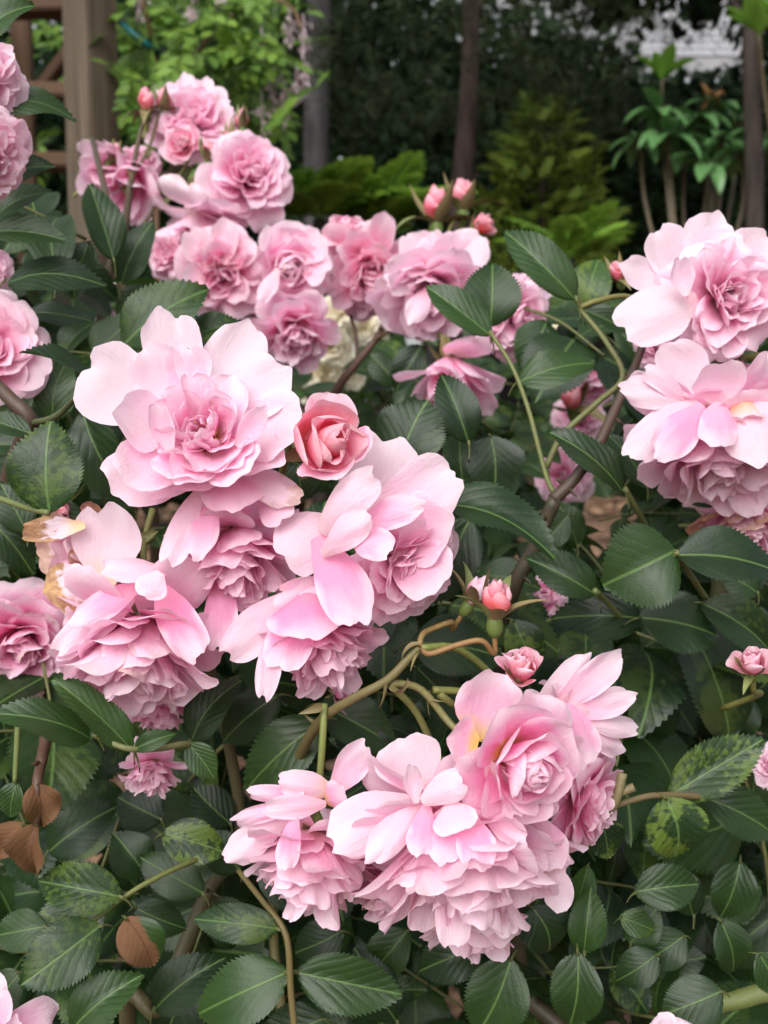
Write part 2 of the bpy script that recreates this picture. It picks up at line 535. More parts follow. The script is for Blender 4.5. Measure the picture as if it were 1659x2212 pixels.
def form_petals(kind, rng, n=None, wild=1.0, res=(9, 11)):
    cnt, keys = FORMS[kind]
    n = n or cnt
    keys = np.array(keys, float)
    out = []
    a0 = rng.uniform(0, 6.28)
    for i in range(n):
        t = i / (n - 1)
        L, W, th0, th1, al, ruf, roll, sroll = [np.interp(t, keys[:, 0], keys[:, k]) for k in range(1, 9)]
        tight = kind in ('budopen', 'budtight', 'cup', 'scroll')
        j = (0.35 if tight else 1.0) * wild
        L *= 1 + rng.normal(0, .11 if kind == 'pomp' else .06) * j
        W *= 1 + rng.normal(0, .09) * j
        th0 += rng.normal(0, 5) * j
        th1 += rng.normal(0, 11) * j
        al *= rng.uniform(0.8, 1.2)
        roll = roll * rng.uniform(0.1, 1.9)
        sroll = sroll * rng.uniform(0, 1.8)
        notch = 0.14 * rng.uniform(0.3, 1) if rng.random() < (0.2 if kind == 'pomp' else 0.4) else 0
        V, UV = petal_verts(rng, L, W, th0, th1, al, ruf * rng.uniform(.5, 1.4), roll, sroll, notch, *res, lk=.5 if kind == 'pomp' else .75, tip=-.35 if kind == 'pomp' else .25)
        tw = rng.normal(0, .10 + .35 * t * (0 if tight else 1)) * wild           # twist about the petal's own length
        ax = np.array((0, math.sin(R(th0)), math.cos(R(th0))))
        V = V @ np.array(Matrix.Rotation(tw, 3, Vector(ax))).T
        phi = a0 + GOLD * i + rng.normal(0, .16) * j
        r0 = 0.10 * (1 - t) + 0.015
        V = V + np.array((0, r0, 0.02 + 0.10 * t))
        c, s = math.cos(phi), math.sin(phi)
        V = V @ np.array([[c, -s, 0], [s, c, 0], [0, 0, 1]]).T
        out.append((t, V, UV))
    return out


def lathe(prof, sides=12):
    V, UV = [], []
    a = np.linspace(0, 2 * math.pi, sides, endpoint=False)
    for k, (r, z) in enumerate(prof):
        V.append(np.stack([r * np.cos(a), r * np.sin(a), np.full(sides, z)], 1))
        UV.append(np.stack([a / 6.28, np.full(sides, k / len(prof))], 1))
    F = []
    for k in range(len(prof) - 1):
        for i in range(sides):
            j = (i + 1) % sides
            F.append([k * sides + i, k * sides + j, (k + 1) * sides + j, (k + 1) * sides + i])
    return np.vstack(V), F, np.vstack(UV)


def sepal_verts(rng, L, W, th0, th1):
    nu, nv = 5, 9
    u = np.linspace(-1, 1, nu)[None, :]
    v = np.linspace(0, 1, nv)[:, None]
    w = W * (np.where(v < .3, .55 + 1.5 * v, 1.0) * (1 - np.clip((v - .22) / .78, 0, 1)) ** 0.85 + 0.03)
    th = np.radians(th0 + (th1 - th0) * np.linspace(0, 1, nv))
    r = np.concatenate([[0], np.cumsum(np.sin(th[1:]))])[:, None] * L / nv
    z = np.concatenate([[0], np.cumsum(np.cos(th[1:]))])[:, None] * L / nv
    h = 0.45 * w * u ** 2
    tt = th[:, None]
    V = np.stack([w * u, r - np.cos(tt) * h + 0 * u, z + np.sin(tt) * h + 0 * u], -1).reshape(-1, 3)
    UV = np.stack([(u + 1) / 2 + 0 * v, v + 0 * u], -1).reshape(-1, 2)
    return V, UV


GREEN = (0.10, 0.17, 0.035, 1)
OLIVE = (0.16, 0.17, 0.045, 1)
REDGR = (0.17, 0.10, 0.05, 1)
BROWN = (0.055, 0.038, 0.026, 1)
DARKG = (0.045, 0.060, 0.026, 1)
n_petals = 0


def bloom(label, kind, box, depth, axis, pink=.5, grad=.35, yellow=.20, brown=0.0, coral=0.0, n=None, seed=0, wild=1.0, stem=None, mat=None,
          sepals='back', name='rose_bloom', cat='rose', group=None, hand=(), res=(9, 11), fit='mean', stamens=False, centre=None, hide=(), spread=1.0):
    """a flower head fitted to the place and size it has in the photograph; box = x0, y0, x1, y1 there"""
    global n_petals
    rng = np.random.default_rng(seed + 1000)
    mat = mat or MAT_PINK
    ps = form_petals(kind, rng, n, wild, res)
    ax = cv(*axis)
    rot = frame(np.cross(ax, UP + 0.01 * CR) if abs(ax.dot(UP)) < .95 else CR, ax)   # z column = flower axis
    allv = np.vstack([p[1] for p in ps]) @ rot.T
    X, Y = allv @ CR, allv @ CU
    lo = np.array((np.percentile(X, 0.4), np.percentile(Y, 0.4)))
    hi = np.array((np.percentile(X, 99.6), np.percentile(Y, 99.6)))
    want = np.array((box[2] - box[0], box[3] - box[1])) * PXM * depth
    ratio = want / (hi - lo)
    sc = spread * float({'mean': math.sqrt(ratio[0] * ratio[1]), 'w': ratio[0], 'h': ratio[1]}[fit])
    mid = (lo + hi) / 2 * sc
    ctr = P((box[0] + box[2]) / 2, (box[1] + box[3]) / 2, depth)
    base = ctr - mid[0] * CR - mid[1] * CU
    zoff = float((allv @ CB).mean()) * sc
    base = base - zoff * CB                                                    # the given depth is the middle of the head
    t = thing(name, label, cat, base, group)
    t.matrix_world = M4(rot, base)
    F = grid_faces(*res)
    for k, (tt, V, UV) in enumerate(ps):
        if k in hide:
            continue
        me = mesh_of('petal', V * sc, F, mat, UV)
        pk = pink + (.22 if kind != 'pomp' else .04) * min(1, tt * 1.6) + grad * (tt - .35) + rng.normal(0, .07)
        col = (float(np.clip(pk, 0, 1)), float(np.clip(yellow * rng.uniform(.4, 1.2), 0, 1)), float(np.clip(brown * rng.uniform(0, 1.6) * (1.2 - tt) + (rng.uniform(.15, .4) if rng.random() < .13 else 0), 0, 1)), float(np.clip(coral * rng.uniform(.6, 1.2), 0, 1)))
        obj('petal', me, t, None, col)
        n_petals += 1
    inv = rot.T
    for hp in hand:                                                            # petals whose place the photograph gives singly
        bx, by, tx, ty, w, db, dt, bulge, roll, pk = hp[:10]
        extra = hp[10] if len(hp) > 10 else {}
        B, T = P(bx, by, depth + db), P(tx, ty, depth + dt)
        chord = np.linalg.norm(T - B)
        al = extra.get('cup', .7)
        V, UV = petal_verts(rng, 1.0, w * PXM * depth / 2 / chord, bulge, -bulge, al, extra.get('ruf', .07), roll, extra.get('sroll', .25), extra.get('notch', 0), 11, 12, extra.get('base', .30), extra.get('tip', .38))
        # chord of the unit petal runs along z after centring; y is its outer side
        end = V.reshape(12, 11, 3)[-1, 5]
        ang = math.atan2(end[1], end[2])
        ca, sa = math.cos(ang), math.sin(ang)
        V = np.stack([V[:, 0], V[:, 1] * ca - V[:, 2] * sa, V[:, 1] * sa + V[:, 2] * ca], 1) * (chord / max(np.hypot(end[1], end[2]), 1e-3))
        face = extra.get('face', -1)                                           # -1: the outer side looks at the viewer
        nrm = cv(*extra.get('nrm', (0, .25, 1)))
        fr = frame(T - B, nrm * (-face))
        W3 = -V[:, 0:1] * fr[:, 0] + V[:, 2:3] * fr[:, 1] + V[:, 1:2] * fr[:, 2]
        loc = (W3 + B - base) @ rot
        me = mesh_of('petal', loc, grid_faces(11, 12), mat, UV)
        obj('petal', me, t, None, (min(1, pk - .06 + .16 * min(1, pk / .25)), extra.get('yel', min(yellow, .1)), extra.get('brown', brown), extra.get('coral', coral)))
        n_petals += 1
    # calyx and stalk
    q = sc * {'budtight': .40, 'budopen': .30, 'scroll': .26}.get(kind, .20)
    V, FF, UV = lathe([(0.12, -1.15), (.34, -1.05), (.52, -.7), (.55, -.35), (.50, 0), (.42, .25), (.1, .3)], 10)
    obj('receptacle', mesh_of('receptacle', V * q, FF, MAT_STEM, UV), t, None, GREEN)
    if sepals:
        for k in range(5):
            th0, th1, sl = {'back': (100, 150, 2.4), 'spread': (75, 130, 3.2), 'hug': (38, -22, 3.9), 'half': (52, 18, 3.6)}[sepals]
            o_ = rng.normal(0, 14) if sepals != 'hug' else rng.normal(0, 5)
            if sepals in ('hug', 'half') and rng.random() < .4:
                th1 += 100
            V, UV = sepal_verts(rng, sl * rng.uniform(.85, 1.15), .62, th0 + o_, th1 + o_)
            V = V + np.array((0, .40, .05))
            a = 2 * math.pi * k / 5 + rng.normal(0, .12)
            c, s = math.cos(a), math.sin(a)
            V = (V @ np.array([[c, -s, 0], [s, c, 0], [0, 0, 1]]).T) * q
            obj('sepal', mesh_of('sepal', V, grid_faces(5, 9), MAT_STEM, UV), t, None, (0.17, 0.21, 0.07, 1) if k % 2 else (0.20, 0.17, 0.075, 1))
    if stem is not None:
        pts = [np.array((0, 0, -1.05 * q)), np.array((0, 0, -1.05 * q - .008))] + [(P(*s) - base) @ rot for s in stem[0]]
        V, FF, UV = tube_data(pts, stem[1] * 1.0, stem[1] * 1.15, 7, 5)
        obj('flower_stalk', mesh_of('flower_stalk', V, FF, MAT_STEM, UV), t, None, stem[2] if len(stem) > 2 else OLIVE)
    if stamens:
        parts = []
        for k in range(46):
            a, rr = rng.uniform(0, 6.28), rng.uniform(.02, .10)
            d = np.array((math.cos(a), math.sin(a), 0))
            hgt = rng.uniform(.30, .50)
            p0, p1 = d * rr * sc + np.array((0, 0, .08 * sc)), d * (rr + rng.uniform(.04, .16)) * sc + np.array((0, 0, hgt * sc))
            parts.append(tube_data([p0, (p0 + p1) / 2 + d * .01 * sc, p1], .0045 * sc, .0035 * sc, 4, 2))
            parts.append(tube_data([p1 - d * .02 * sc, p1 + d * .018 * sc], .014 * sc, .010 * sc, 5, 1))
        V, FF, UV = joined(parts)
        o = obj('stamens', mesh_of('stamens', V, FF, MAT_STEM, UV), t, None, (0.45, 0.25, 0.05, 1))
    return t


# ------------------------------------------------------------------ leaves
def leaf_data(rng, rows=34, half=4, fold=.16, droop=.10, wave=.02, teeth=True):
    """leaflet of length 1 along y, about 0.7 wide, upper side +z"""
    v = np.linspace(0, 1, rows)
    w = (v ** .60) * (1 - v) ** .82
    w = w / w.max() * .36
    w[0] = .012
    w[-1] = .004
    if teeth:
        tw = np.where(np.arange(rows) % 2 == 0, 1.045, .945)
        tw[0] = tw[-1] = 1
        wv = w * tw
    else:
        wv = w
    u = np.linspace(-1, 1, 2 * half + 1)
    p = rng.uniform(0, 6.28, 4)
    sk = rng.normal(0, .03)
    V, UV = [], []
    for i in range(rows):
        lean = .03 * (np.abs(u) ** 6) * (1 if teeth and i % 2 == 0 and 0 < i < rows - 1 else 0)      # teeth point forward
        x = wv[i] * u + sk * math.sin(v[i] * math.pi)
        y = v[i] + lean - .05 * np.abs(u) * math.sin(v[i] * math.pi) * -1 * .4
        ax = np.abs(u) * w[i]
        z = fold * ax - .5 * fold * ax ** 2 * 2.2 - droop * (v[i] - .35) ** 2 * 1.6
        z = z + wave * (np.abs(u) ** 1.5) * (np.sin(v[i] * 9 + p[0]) * (u > 0) + np.sin(v[i] * 8 + p[1]) * (u < 0))
        z = z + .0012 * np.sin(2 * math.pi * (6.5 * v[i] - 9 * ax ** .85 * .8)) * np.clip(ax * 8, 0, 1)
        V.append(np.stack([x, y, z], 1))
        UV.append(np.stack([.5 + (wv[i] * u) / .74, np.full(len(u), v[i])], 1))
    return np.vstack(V), grid_faces(2 * half + 1, rows).tolist(), np.vstack(UV)


lrng = np.random.default_rng(5)
LEAVES = []
for k in range(12):
    V, F, UV = leaf_data(lrng, 42 + 4 * (k % 3), 4, lrng.uniform(.05, .55), lrng.uniform(-.05, .45), lrng.uniform(.012, .045))
    LEAVES.append(mesh_of('leaflet', V, F, MAT_LEAF, UV))
DRYLEAF = [mesh_of('leaflet', *leaf_data(lrng, 40, 4, 1.3 - .5 * k, .9 - .5 * k, .10)[:2], MAT_LEAF, leaf_data(lrng, 40, 4)[2]) for k in range(2)]
LEAF_LOW = [leaf_data(np.random.default_rng(60 + k), 13, 2, .2 + .05 * k, .1 + .05 * k, .02, True) for k in range(3)]


def rachis_tube(pts, r0, r1, parent, color, name='leaf_stalk', inv=None):
    V, F, UV = tube_data(pts, r0, r1, 6, 4)
    return obj(name, mesh_of(name, V, F, MAT_STEM, UV), parent, inv, color)

# ------------------------------------------------------------------ the ground
def ground_z(x, y):
    t = np.clip((y - 0.75) / 2.4, 0, 1)
    return 0.88 * t * t * (3 - 2 * t) + 0.02 * np.sin(x * 3.1 + y * 1.7) + 0.012 * np.sin(x * 7.3 - y * 5.1)


gx = np.concatenate([[-60, -30, -14], np.linspace(-8, 8, 50), [14, 30, 60]])
gy = np.concatenate([[-40, -15, -5], np.linspace(-2, 14, 60), [22, 40, 90]])
X, Y = np.meshgrid(gx, gy)
Vg = np.stack([X, Y, ground_z(X, Y)], -1).reshape(-1, 3)
n = NT('mulch')
gp = n.n('ShaderNodeNewGeometry').outputs['Position']
vor = n.n('ShaderNodeTexVoronoi')
n.put(vor.inputs['Vector'], n.mapping(gp, (1, 1, 1)))
vor.inputs['Scale'].default_value = 38
g1 = n.noise(gp, 9.0, 4.0, 0.6)
c = n.mix(vor.outputs['Distance'], (0.10, 0.058, 0.036), (0.23, 0.145, 0.095))
c = n.mix(n.step(g1, .42, .62), c, (0.055, 0.035, 0.024))
MAT_GROUND = n.surface(c, 0.95, 0.1, n.bump(vor.outputs['Distance'], 0.8, 0.02))
o = obj('ground', mesh_of('ground', Vg, grid_faces(len(gx), len(gy)), MAT_GROUND))
o['kind'] = 'structure'

rng = np.random.default_rng(11)
LEAF4 = (np.array([(0, 0, 0), (-.27, .38, .05), (0, .45, -.02), (.27, .38, .05), (-.18, .74, .03), (.18, .74, .03), (0, 1, -.05)]),
         [[0, 2, 1], [0, 3, 2], [1, 2, 4], [2, 3, 5], [2, 5, 6], [4, 2, 6]], np.array([(.5, 0), (0, .4), (.5, .45), (1, .4), (.1, .7), (.9, .7), (.5, 1)]))
CHIP = (np.array([(-.2, 0, 0), (.2, 0, .02), (.16, 1, .05), (-.22, .9, 0), (-.16, 0, .12), (.18, .02, .14), (.1, .9, .16), (-.15, .85, .12)]),
        [[4, 5, 6, 7], [0, 1, 5, 4], [1, 2, 6, 5], [2, 3, 7, 6], [3, 0, 4, 7]], np.zeros((8, 2)))


def rand_dirs(rng, k, up=0.0, bias=None):
    d = rng.normal(0, 1, (k, 3))
    d[:, 2] += up
    if bias is not None:
        d = d + bias
    return d / np.linalg.norm(d, axis=1)[:, None]


k = 2600
px = rng.uniform(-1.6, 1.8, k)
py = rng.uniform(0.9, 4.2, k)
loc = np.stack([px, py, ground_z(px, py)], 1)
yd = rng.normal(0, 1, (k, 3))
yd[:, 2] *= .15
n = NT('bark_chip')
isl = n.n('ShaderNodeNewGeometry').outputs['Random Per Island']
MAT_CHIP = n.surface(n.mix(isl, (0.09, 0.05, 0.03), (0.30, 0.19, 0.12)), 0.9, 0.1)
V, F, UV = scatter(CHIP, loc, yd, rand_dirs(rng, k, 5), rng.uniform(.02, .06, k))
o = obj('mulch_chips', mesh_of('mulch_chips', V, F, MAT_CHIP, UV, False), kind='stuff')
o['label'] = 'brown bark mulch lying on the soil between the bushes'
o['category'] = 'mulch'

# ------------------------------------------------------------------ garden background
MAT_BARK_BLACK = bark_material('bark_black', (0.030, 0.028, 0.030), (0.100, 0.093, 0.095))
MAT_BARK_RED = bark_material('bark_red', (0.016, 0.011, 0.010), (0.060, 0.040, 0.034))
MAT_BARK_GREY = bark_material('bark_grey', (0.020, 0.016, 0.014), (0.065, 0.052, 0.042))
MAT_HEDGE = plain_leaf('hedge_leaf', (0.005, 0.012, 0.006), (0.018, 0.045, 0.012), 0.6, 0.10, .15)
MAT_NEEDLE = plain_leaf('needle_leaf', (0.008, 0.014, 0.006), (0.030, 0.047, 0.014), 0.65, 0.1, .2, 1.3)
MAT_YEW = plain_leaf('yew_leaf', (0.035, 0.08, 0.012), (0.28, 0.37, 0.045), 0.5, 0.25, .3)
MAT_VINE = plain_leaf('vine_leaf', (0.04, 0.105, 0.018), (0.18, 0.30, 0.038), 0.5, 0.28, .35)
MAT_RHODO = plain_leaf('rhododendron_leaf', (0.06, 0.15, 0.05), (0.13, 0.27, 0.09), 0.36, 0.15, .5)
MAT_RHODO_NEW = plain_leaf('rhododendron_shoot', (0.12, 0.28, 0.035), (0.21, 0.40, 0.06), 0.4, 0.25, .4)
MAT_FERN = plain_leaf('fern_leaf', (0.08, 0.19, 0.022), (0.24, 0.40, 0.045), 0.5, 0.3, .3)
MAT_RACEME = plain_leaf('faded_wisteria', (0.50, 0.38, 0.42), (0.74, 0.62, 0.64), 0.7, 0.3, .1)
MAT_WOOD_GREY = wood_material('weathered_timber', (0.034, 0.024, 0.016), (0.150, 0.118, 0.084))
MAT_WOOD_BROWN = wood_material('brown_timber', (0.045, 0.026, 0.016), (0.115, 0.068, 0.042))
n = NT('teal_tape')
tc = n.noise(n.n('ShaderNodeTexCoord').outputs['Object'], 40.0, 2.0)
MAT_TEAL = n.surface(n.mix(tc, (0.006, 0.085, 0.095), (0.012, 0.15, 0.16)), 0.45, 0.4)


def at_px(x, d, z=None):
    """foot point on the ground under a photo column at a depth"""
    p = P(x, 700, d)
    return np.array((p[0], p[1], ground_z(p[0], p[1]) if z is None else z))


def box_data(sx, sy, sz, bev=0.006):
    import bmesh
    bm = bmesh.new()
    bmesh.ops.create_cube(bm, size=1)
    bmesh.ops.scale(bm, vec=(sx, sy, sz), verts=bm.verts)
    bmesh.ops.bevel(bm, geom=bm.edges[:], offset=bev, segments=2, affect='EDGES')
    bm.verts.ensure_lookup_table()
    V = np.array([v.co[:] for v in bm.verts])
    F = [[v.index for v in f.verts] for f in bm.faces]
    bm.free()
    return V, F


def beam(name, parent, base, a, b, sx, sy, mat, roll=0.0):
    """squared timber from a to b"""
    a, b = np.asarray(a, float), np.asarray(b, float)
    V, F = box_data(sx, sy, np.linalg.norm(b - a), .005)
    d = unit(b - a)
    fr = frame(d, (0, -1, 0) if abs(d[1]) < .9 else (0, 0, 1))
    rot = np.stack([fr[:, 0], fr[:, 2], fr[:, 1]], 1)
    rot[:, 0] *= -1
    c, s = math.cos(roll), math.sin(roll)
    rot = rot @ np.array([[c, -s, 0], [s, c, 0], [0, 0, 1]])
    return obj(name, mesh_of(name, V, F, mat, None, False), parent, M4(rot, (a + b) / 2 - base))


# timber arbour on the far side of the bed
A0 = at_px(212, 2.45)
ar = thing('garden_arbor', 'weathered timber arbor of posts and rails behind the tall pink cluster', 'arbor', A0)
top = 2.6
beam('post', ar, A0, A0 + (0, 0, -.1), A0 + (0, 0, top - A0[2]), .088, .088, MAT_WOOD_GREY, R(-33))
p2 = at_px(68, 3.0)
beam('post', ar, A0, p2 + (0, 0, -.1), (p2[0], p2[1], top), .055, .055, MAT_WOOD_BROWN, R(10))
p3 = at_px(-160, 2.8)
beam('post', ar, A0, p3 + (0, 0, -.1), (p3[0], p3[1], top), .09, .09, MAT_WOOD_BROWN)
for (xa, ya, da, xb, yb, db, hh) in [(-170, 22, 2.85, 195, 15, 2.56, .075), (-170, 190, 2.85, 195, 200, 2.56, .055), (-170, 345, 2.85, 195, 352, 2.56, .075)]:
    beam('rail', ar, A0, P(xa, ya, da), P(xb, yb, db), .035, hh, MAT_WOOD_BROWN)
beam('brace', ar, A0, P(70, 215, 2.8), P(190, 60, 2.58), .03, .035, MAT_WOOD_BROWN)


def ribbon(label, pts, w, name='garden_tie'):
    V, F, UV = tube_data([np.array(p) for p in pts], w, w, 6, 4)
    mid = V.mean(0)
    o = obj(name, mesh_of(name, V - mid, F, MAT_TEAL, UV), None, M4(np.eye(3), mid))
    tag(o, label, 'plant tie', 'teal plant ties on the arbor')


ribbon('teal plastic tie hanging from the slim brown post', [P(84, 22, 2.93), P(66, 30, 2.9), P(54, 45, 2.9), P(50, 75, 2.92), P(48, 102, 2.95)], .0075)
ribbon('teal plastic tie slanting from the weathered post into the vine', [P(262, 50, 2.42), P(285, 72, 2.40), P(315, 95, 2.40), P(345, 112, 2.45)], .0075)
ribbon('short teal tie low on the arbor post behind dark leaves', [P(225, 775, 2.3), P(232, 768, 2.28), P(240, 772, 2.3)], .006)

# wisteria trained from the arbour
wr = np.random.default_rng(21)
W0 = at_px(345, 2.55)
wis = thing('wisteria_vine', 'bright green wisteria vine with fading pale racemes beside the weathered post', 'vine', W0)
VSTEM = [[(345, 720, 2.55), (338, 420, 2.5), (352, 240, 2.5), (335, 110, 2.45), (300, -40, 2.4)], [(352, 260, 2.5), (420, 120, 2.55), (520, 20, 2.6), (640, -60, 2.7)],
         [(345, 420, 2.5), (392, 300, 2.6), (380, 140, 2.6), (430, -20, 2.6)], [(338, 110, 2.45), (312, 20, 2.4), (300, -30, 2.4)], [(200, -60, 2.9), (300, -30, 2.6), (480, -40, 2.5), (620, 10, 2.4), (650, 60, 2.35)]]
for k, st in enumerate(VSTEM):
    V, F, UV = tube_data([P(*q) - W0 for q in st], .008 - .001 * k, .004, 6, 5)
    obj('stem', mesh_of('stem', V, F, MAT_STEM, UV), wis, None, (0.16, 0.085, 0.05, 1))


def pinnate(rng, L, pairs, lw, drp):
    """one feather-shaped leaf as vertices: leaflets along a drooping midrib"""
    locs, yd, nn, sz = [], [], [], []
    for i in range(pairs):
        f = .25 + .7 * i / pairs
        y, z = L * f, -drp * L * f * f
        for s in (-1, 1):
            locs.append((s * .004, y, z))
            yd.append((s * 1.0, .75, -.35 - rng.uniform(0, .3)))
            nn.append((0, .1 + rng.normal(0, .2), 1))
            sz.append(L * .36 * (1 - .35 * abs(f - .5)) * rng.uniform(.85, 1.1))
    locs.append((0, L * .93, -drp * L * .9))
    yd.append((0, 1, -.5))
    nn.append((0, .3, 1))
    sz.append(L * .36)
    V, F, UV = scatter(LEAF4, np.array(locs), np.array(yd), np.array(nn), np.array(sz), np.full(len(locs), lw))
    t = tube_data([np.array((0, 0, 0)), np.array((0, L * .5, -drp * L * .25)), np.array((0, L * .95, -drp * L * .9))], .0016, .0008, 4, 3)
    return joined([(V, F, UV), t])


PINN = []
for k in range(5):
    V, F, UV = pinnate(wr, 1.0, 3 + k % 3, .95, .25 + .12 * k)
    V[:, 0] *= 1
    V[:, 0] *= 1.1
    PINN.append(mesh_of('leaf', V, F, MAT_VINE, UV))


def in_wis(x, y):
    return (275 < x < (640 if y < 90 else 605) and y < 300 - max(0, 330 - x) * .4 + 40 * math.sin(x * .02)) and not (x > 560 and y > 285)


cnt = 0
while cnt < 190:
    x, y = wr.uniform(265, 665), wr.uniform(-60, 330)
    if not in_wis(x, y) and wr.random() > .08:
        continue
    d = wr.uniform(2.3, 2.95)
    p = P(x, y, d)
    yd = unit((wr.normal(.2, .8), wr.normal(-.5, .7), wr.normal(-.25, .45)))
    nn = unit((wr.normal(0, .35), -.5, 1.0))
    L = wr.uniform(.11, .17)
    obj('leaf', PINN[cnt % 5], wis, M4(frame(yd, nn), p - W0 - yd * L * .5, (L, L, L)))
    cnt += 1
for (x, y) in [(640, 262), (655, 250), (585, 190), (610, 195), (95, 20), (130, 40)]:                       # outlying sprays, and some behind the arbour
    pass
for k in range(26):
    x, y = wr.uniform(70, 200), wr.uniform(-40, 330)
    p = P(x, y, wr.uniform(3.1, 3.6))
    yd = unit((wr.normal(.2, .8), wr.normal(-.5, .7), wr.normal(-.25, .45)))
    L = wr.uniform(.13, .2)
    obj('leaf', PINN[k % 5], wis, M4(frame(yd, unit((wr.normal(0, .35), -.5, 1.0))), p - W0, (L, L, L)))
for k, (x, y, hgt) in enumerate([(565, 215, 95), (592, 165, 70), (612, 190, 80), (655, 130, 70), (640, 160, 60), (472, -20, 60), (415, 0, 45), (300, -10, 50), (655, 50, 60), (565, 75, 55), (545, 330, 40), (158, 110, 70), (200, 130, 60), (625, 35, 55)]):
    p = P(x, y, 2.45)
    m = 26
    L = hgt * PXM * 2.45
    f = wr.uniform(0, 1, m)
    locs = np.stack([wr.normal(0, .010, m) * (1.1 - f), wr.normal(0, .010, m) * (1.1 - f), -f * L], 1)
    V, F, UV = scatter(LEAF4, locs, rand_dirs(wr, m, -1.5), rand_dirs(wr, m), np.full(m, .020), np.full(m, .7))
    V2 = joined([(V, F, UV), tube_data([np.array((0, 0, .02)), np.array((.002, 0, -L * .5)), np.array((0, 0, -L))], .0018, .001, 4, 2)])
    obj('flower_raceme', mesh_of('flower_raceme', *V2[:2], MAT_RACEME, V2[2]), wis, M4(np.eye(3), p - W0))


# trees: trunk, limbs, crown
def tree(label, name, foot, trunk, r0, r1, bark, crown, limbs, seed):
    rg = np.random.default_rng(seed)
    t = thing(name, label, 'tree', foot)
    V, F, UV = tube_data([np.asarray(q) - foot for q in trunk], r0, r1, 14, 6, .05, rg)
    obj('trunk', mesh_of('trunk', V, F, bark, UV), t)
    for a, b, c_, r in limbs:
        V, F, UV = tube_data([np.asarray(a) - foot, np.asarray(b) - foot, np.asarray(c_) - foot], r, r * .35, 7, 5, .06, rg)
        obj('limb', mesh_of('limb', V, F, bark, UV), t)
    V, F, UV, m = crown(rg)
    obj('crown', mesh_of('crown', V - foot, F, m, UV, False), t)
    return t


NEEDLE = (np.array([(-.035, 0, 0), (.035, 0, 0), (.02, .6, .01), (0, 1, -.03), (-.02, .6, .01)]), [[0, 1, 2, 4], [4, 2, 3]], np.array([(0, 0), (1, 0), (1, .6), (.5, 1), (0, .6)]))


def needle_crown(cx, cy, cz, rx, ry, rz, n_twig, per, size, zmin=None):
    def make(rg):
        d = rand_dirs(rg, n_twig) * rg.uniform(.45, 1, (n_twig, 1)) ** .6
        c_ = d * (rx, ry, rz) + (cx, cy, cz)
        lump = np.sin(c_[:, 0] * 3.1 + 1) * np.sin(c_[:, 1] * 2.7) * np.sin(c_[:, 2] * 3.3 + 2)
        c_ = c_[lump > -.35]
        if zmin is not None:
            c_ = c_[c_[:, 2] > zmin + .12 * np.sin(c_[:, 0] * 5)]
        tw = rand_dirs(rg, len(c_), -.35)
        tw[:, 2] *= .6
        m = len(c_) * per
        f = rg.uniform(0, 1, m)
        ii = np.repeat(np.arange(len(c_)), per)
        locs = c_[ii] + tw[ii] * (f * size * 3.2)[:, None]
        yd = tw[ii] * .7 + rand_dirs(rg, m)
        V, F, UV = scatter(NEEDLE, locs, yd, rand_dirs(rg, m, 1), rg.uniform(.6, 1.1, m) * size)
        return V, F, UV, MAT_NEEDLE
    return make


def leaf_crown(blobs, n_leaf, size, mat, tm=LEAF4, up=.8):
    def make(rg):
        vol = np.array([b[3] * b[4] * b[5] for b in blobs]) ** .67
        pick = rg.choice(len(blobs), n_leaf, p=vol / vol.sum())
        B = np.array(blobs)[pick]
        d = rand_dirs(rg, n_leaf) * rg.uniform(.35, 1, (n_leaf, 1)) ** .5
        locs = d * B[:, 3:6] + B[:, :3]
        ph = B[:, 0] * 3
        lump = np.sin(locs[:, 0] * 9 + ph) * np.sin(locs[:, 1] * 8 + 1) * np.sin(locs[:, 2] * 9 + 2)
        keep = lump > -.30
        locs, d = locs[keep], d[keep]
        m = len(locs)
        V, F, UV = scatter(tm, locs, d * .6 + rand_dirs(rg, m, -.2), d * .5 + rand_dirs(rg, m, up), rg.uniform(.65, 1.2, m) * size)
        return V, F, UV, mat
    return make


f1 = at_px(686, 4.2)
tree('straight black trunked tree rising beside the wisteria', 'pine_tree', f1, [f1 + (0, 0, -.1), P(684, 390, 4.2), P(685, 200, 4.2), P(690, 0, 4.2), P(700, -400, 4.2)], .056, .045, MAT_BARK_BLACK,
     needle_crown(P(690, 0, 4.2)[0] - .1, 4.9, 4.4, 2.1, 1.7, 1.5, 900, 24, .10, 2.75), [(P(692, -140, 4.2), P(600, -260, 4.3), P(480, -300, 4.5), .03)], 31)
f2 = at_px(1010, 3.9)
tree('reddish brown trunked conifer with low feathery dark branches', 'conifer_tree', f2, [f2 + (0, 0, -.1), P(992, 520, 3.9), P(1004, 330, 3.9), P(1014, 200, 3.9), P(1018, 60, 3.9), P(1015, -300, 3.9)], .045, .03, MAT_BARK_RED,
     needle_crown(P(1000, 0, 4.1)[0], 4.25, 3.0, 1.2, .95, .88, 2100, 26, .06, 2.18), [(P(1014, 60, 3.9), P(1080, -60, 3.9), P(1180, -140, 3.9), .014), (P(1005, 395, 3.9), P(1024, 385, 3.88), P(1034, 372, 3.87), .008)], 32)
f3 = at_px(1632, 3.6)
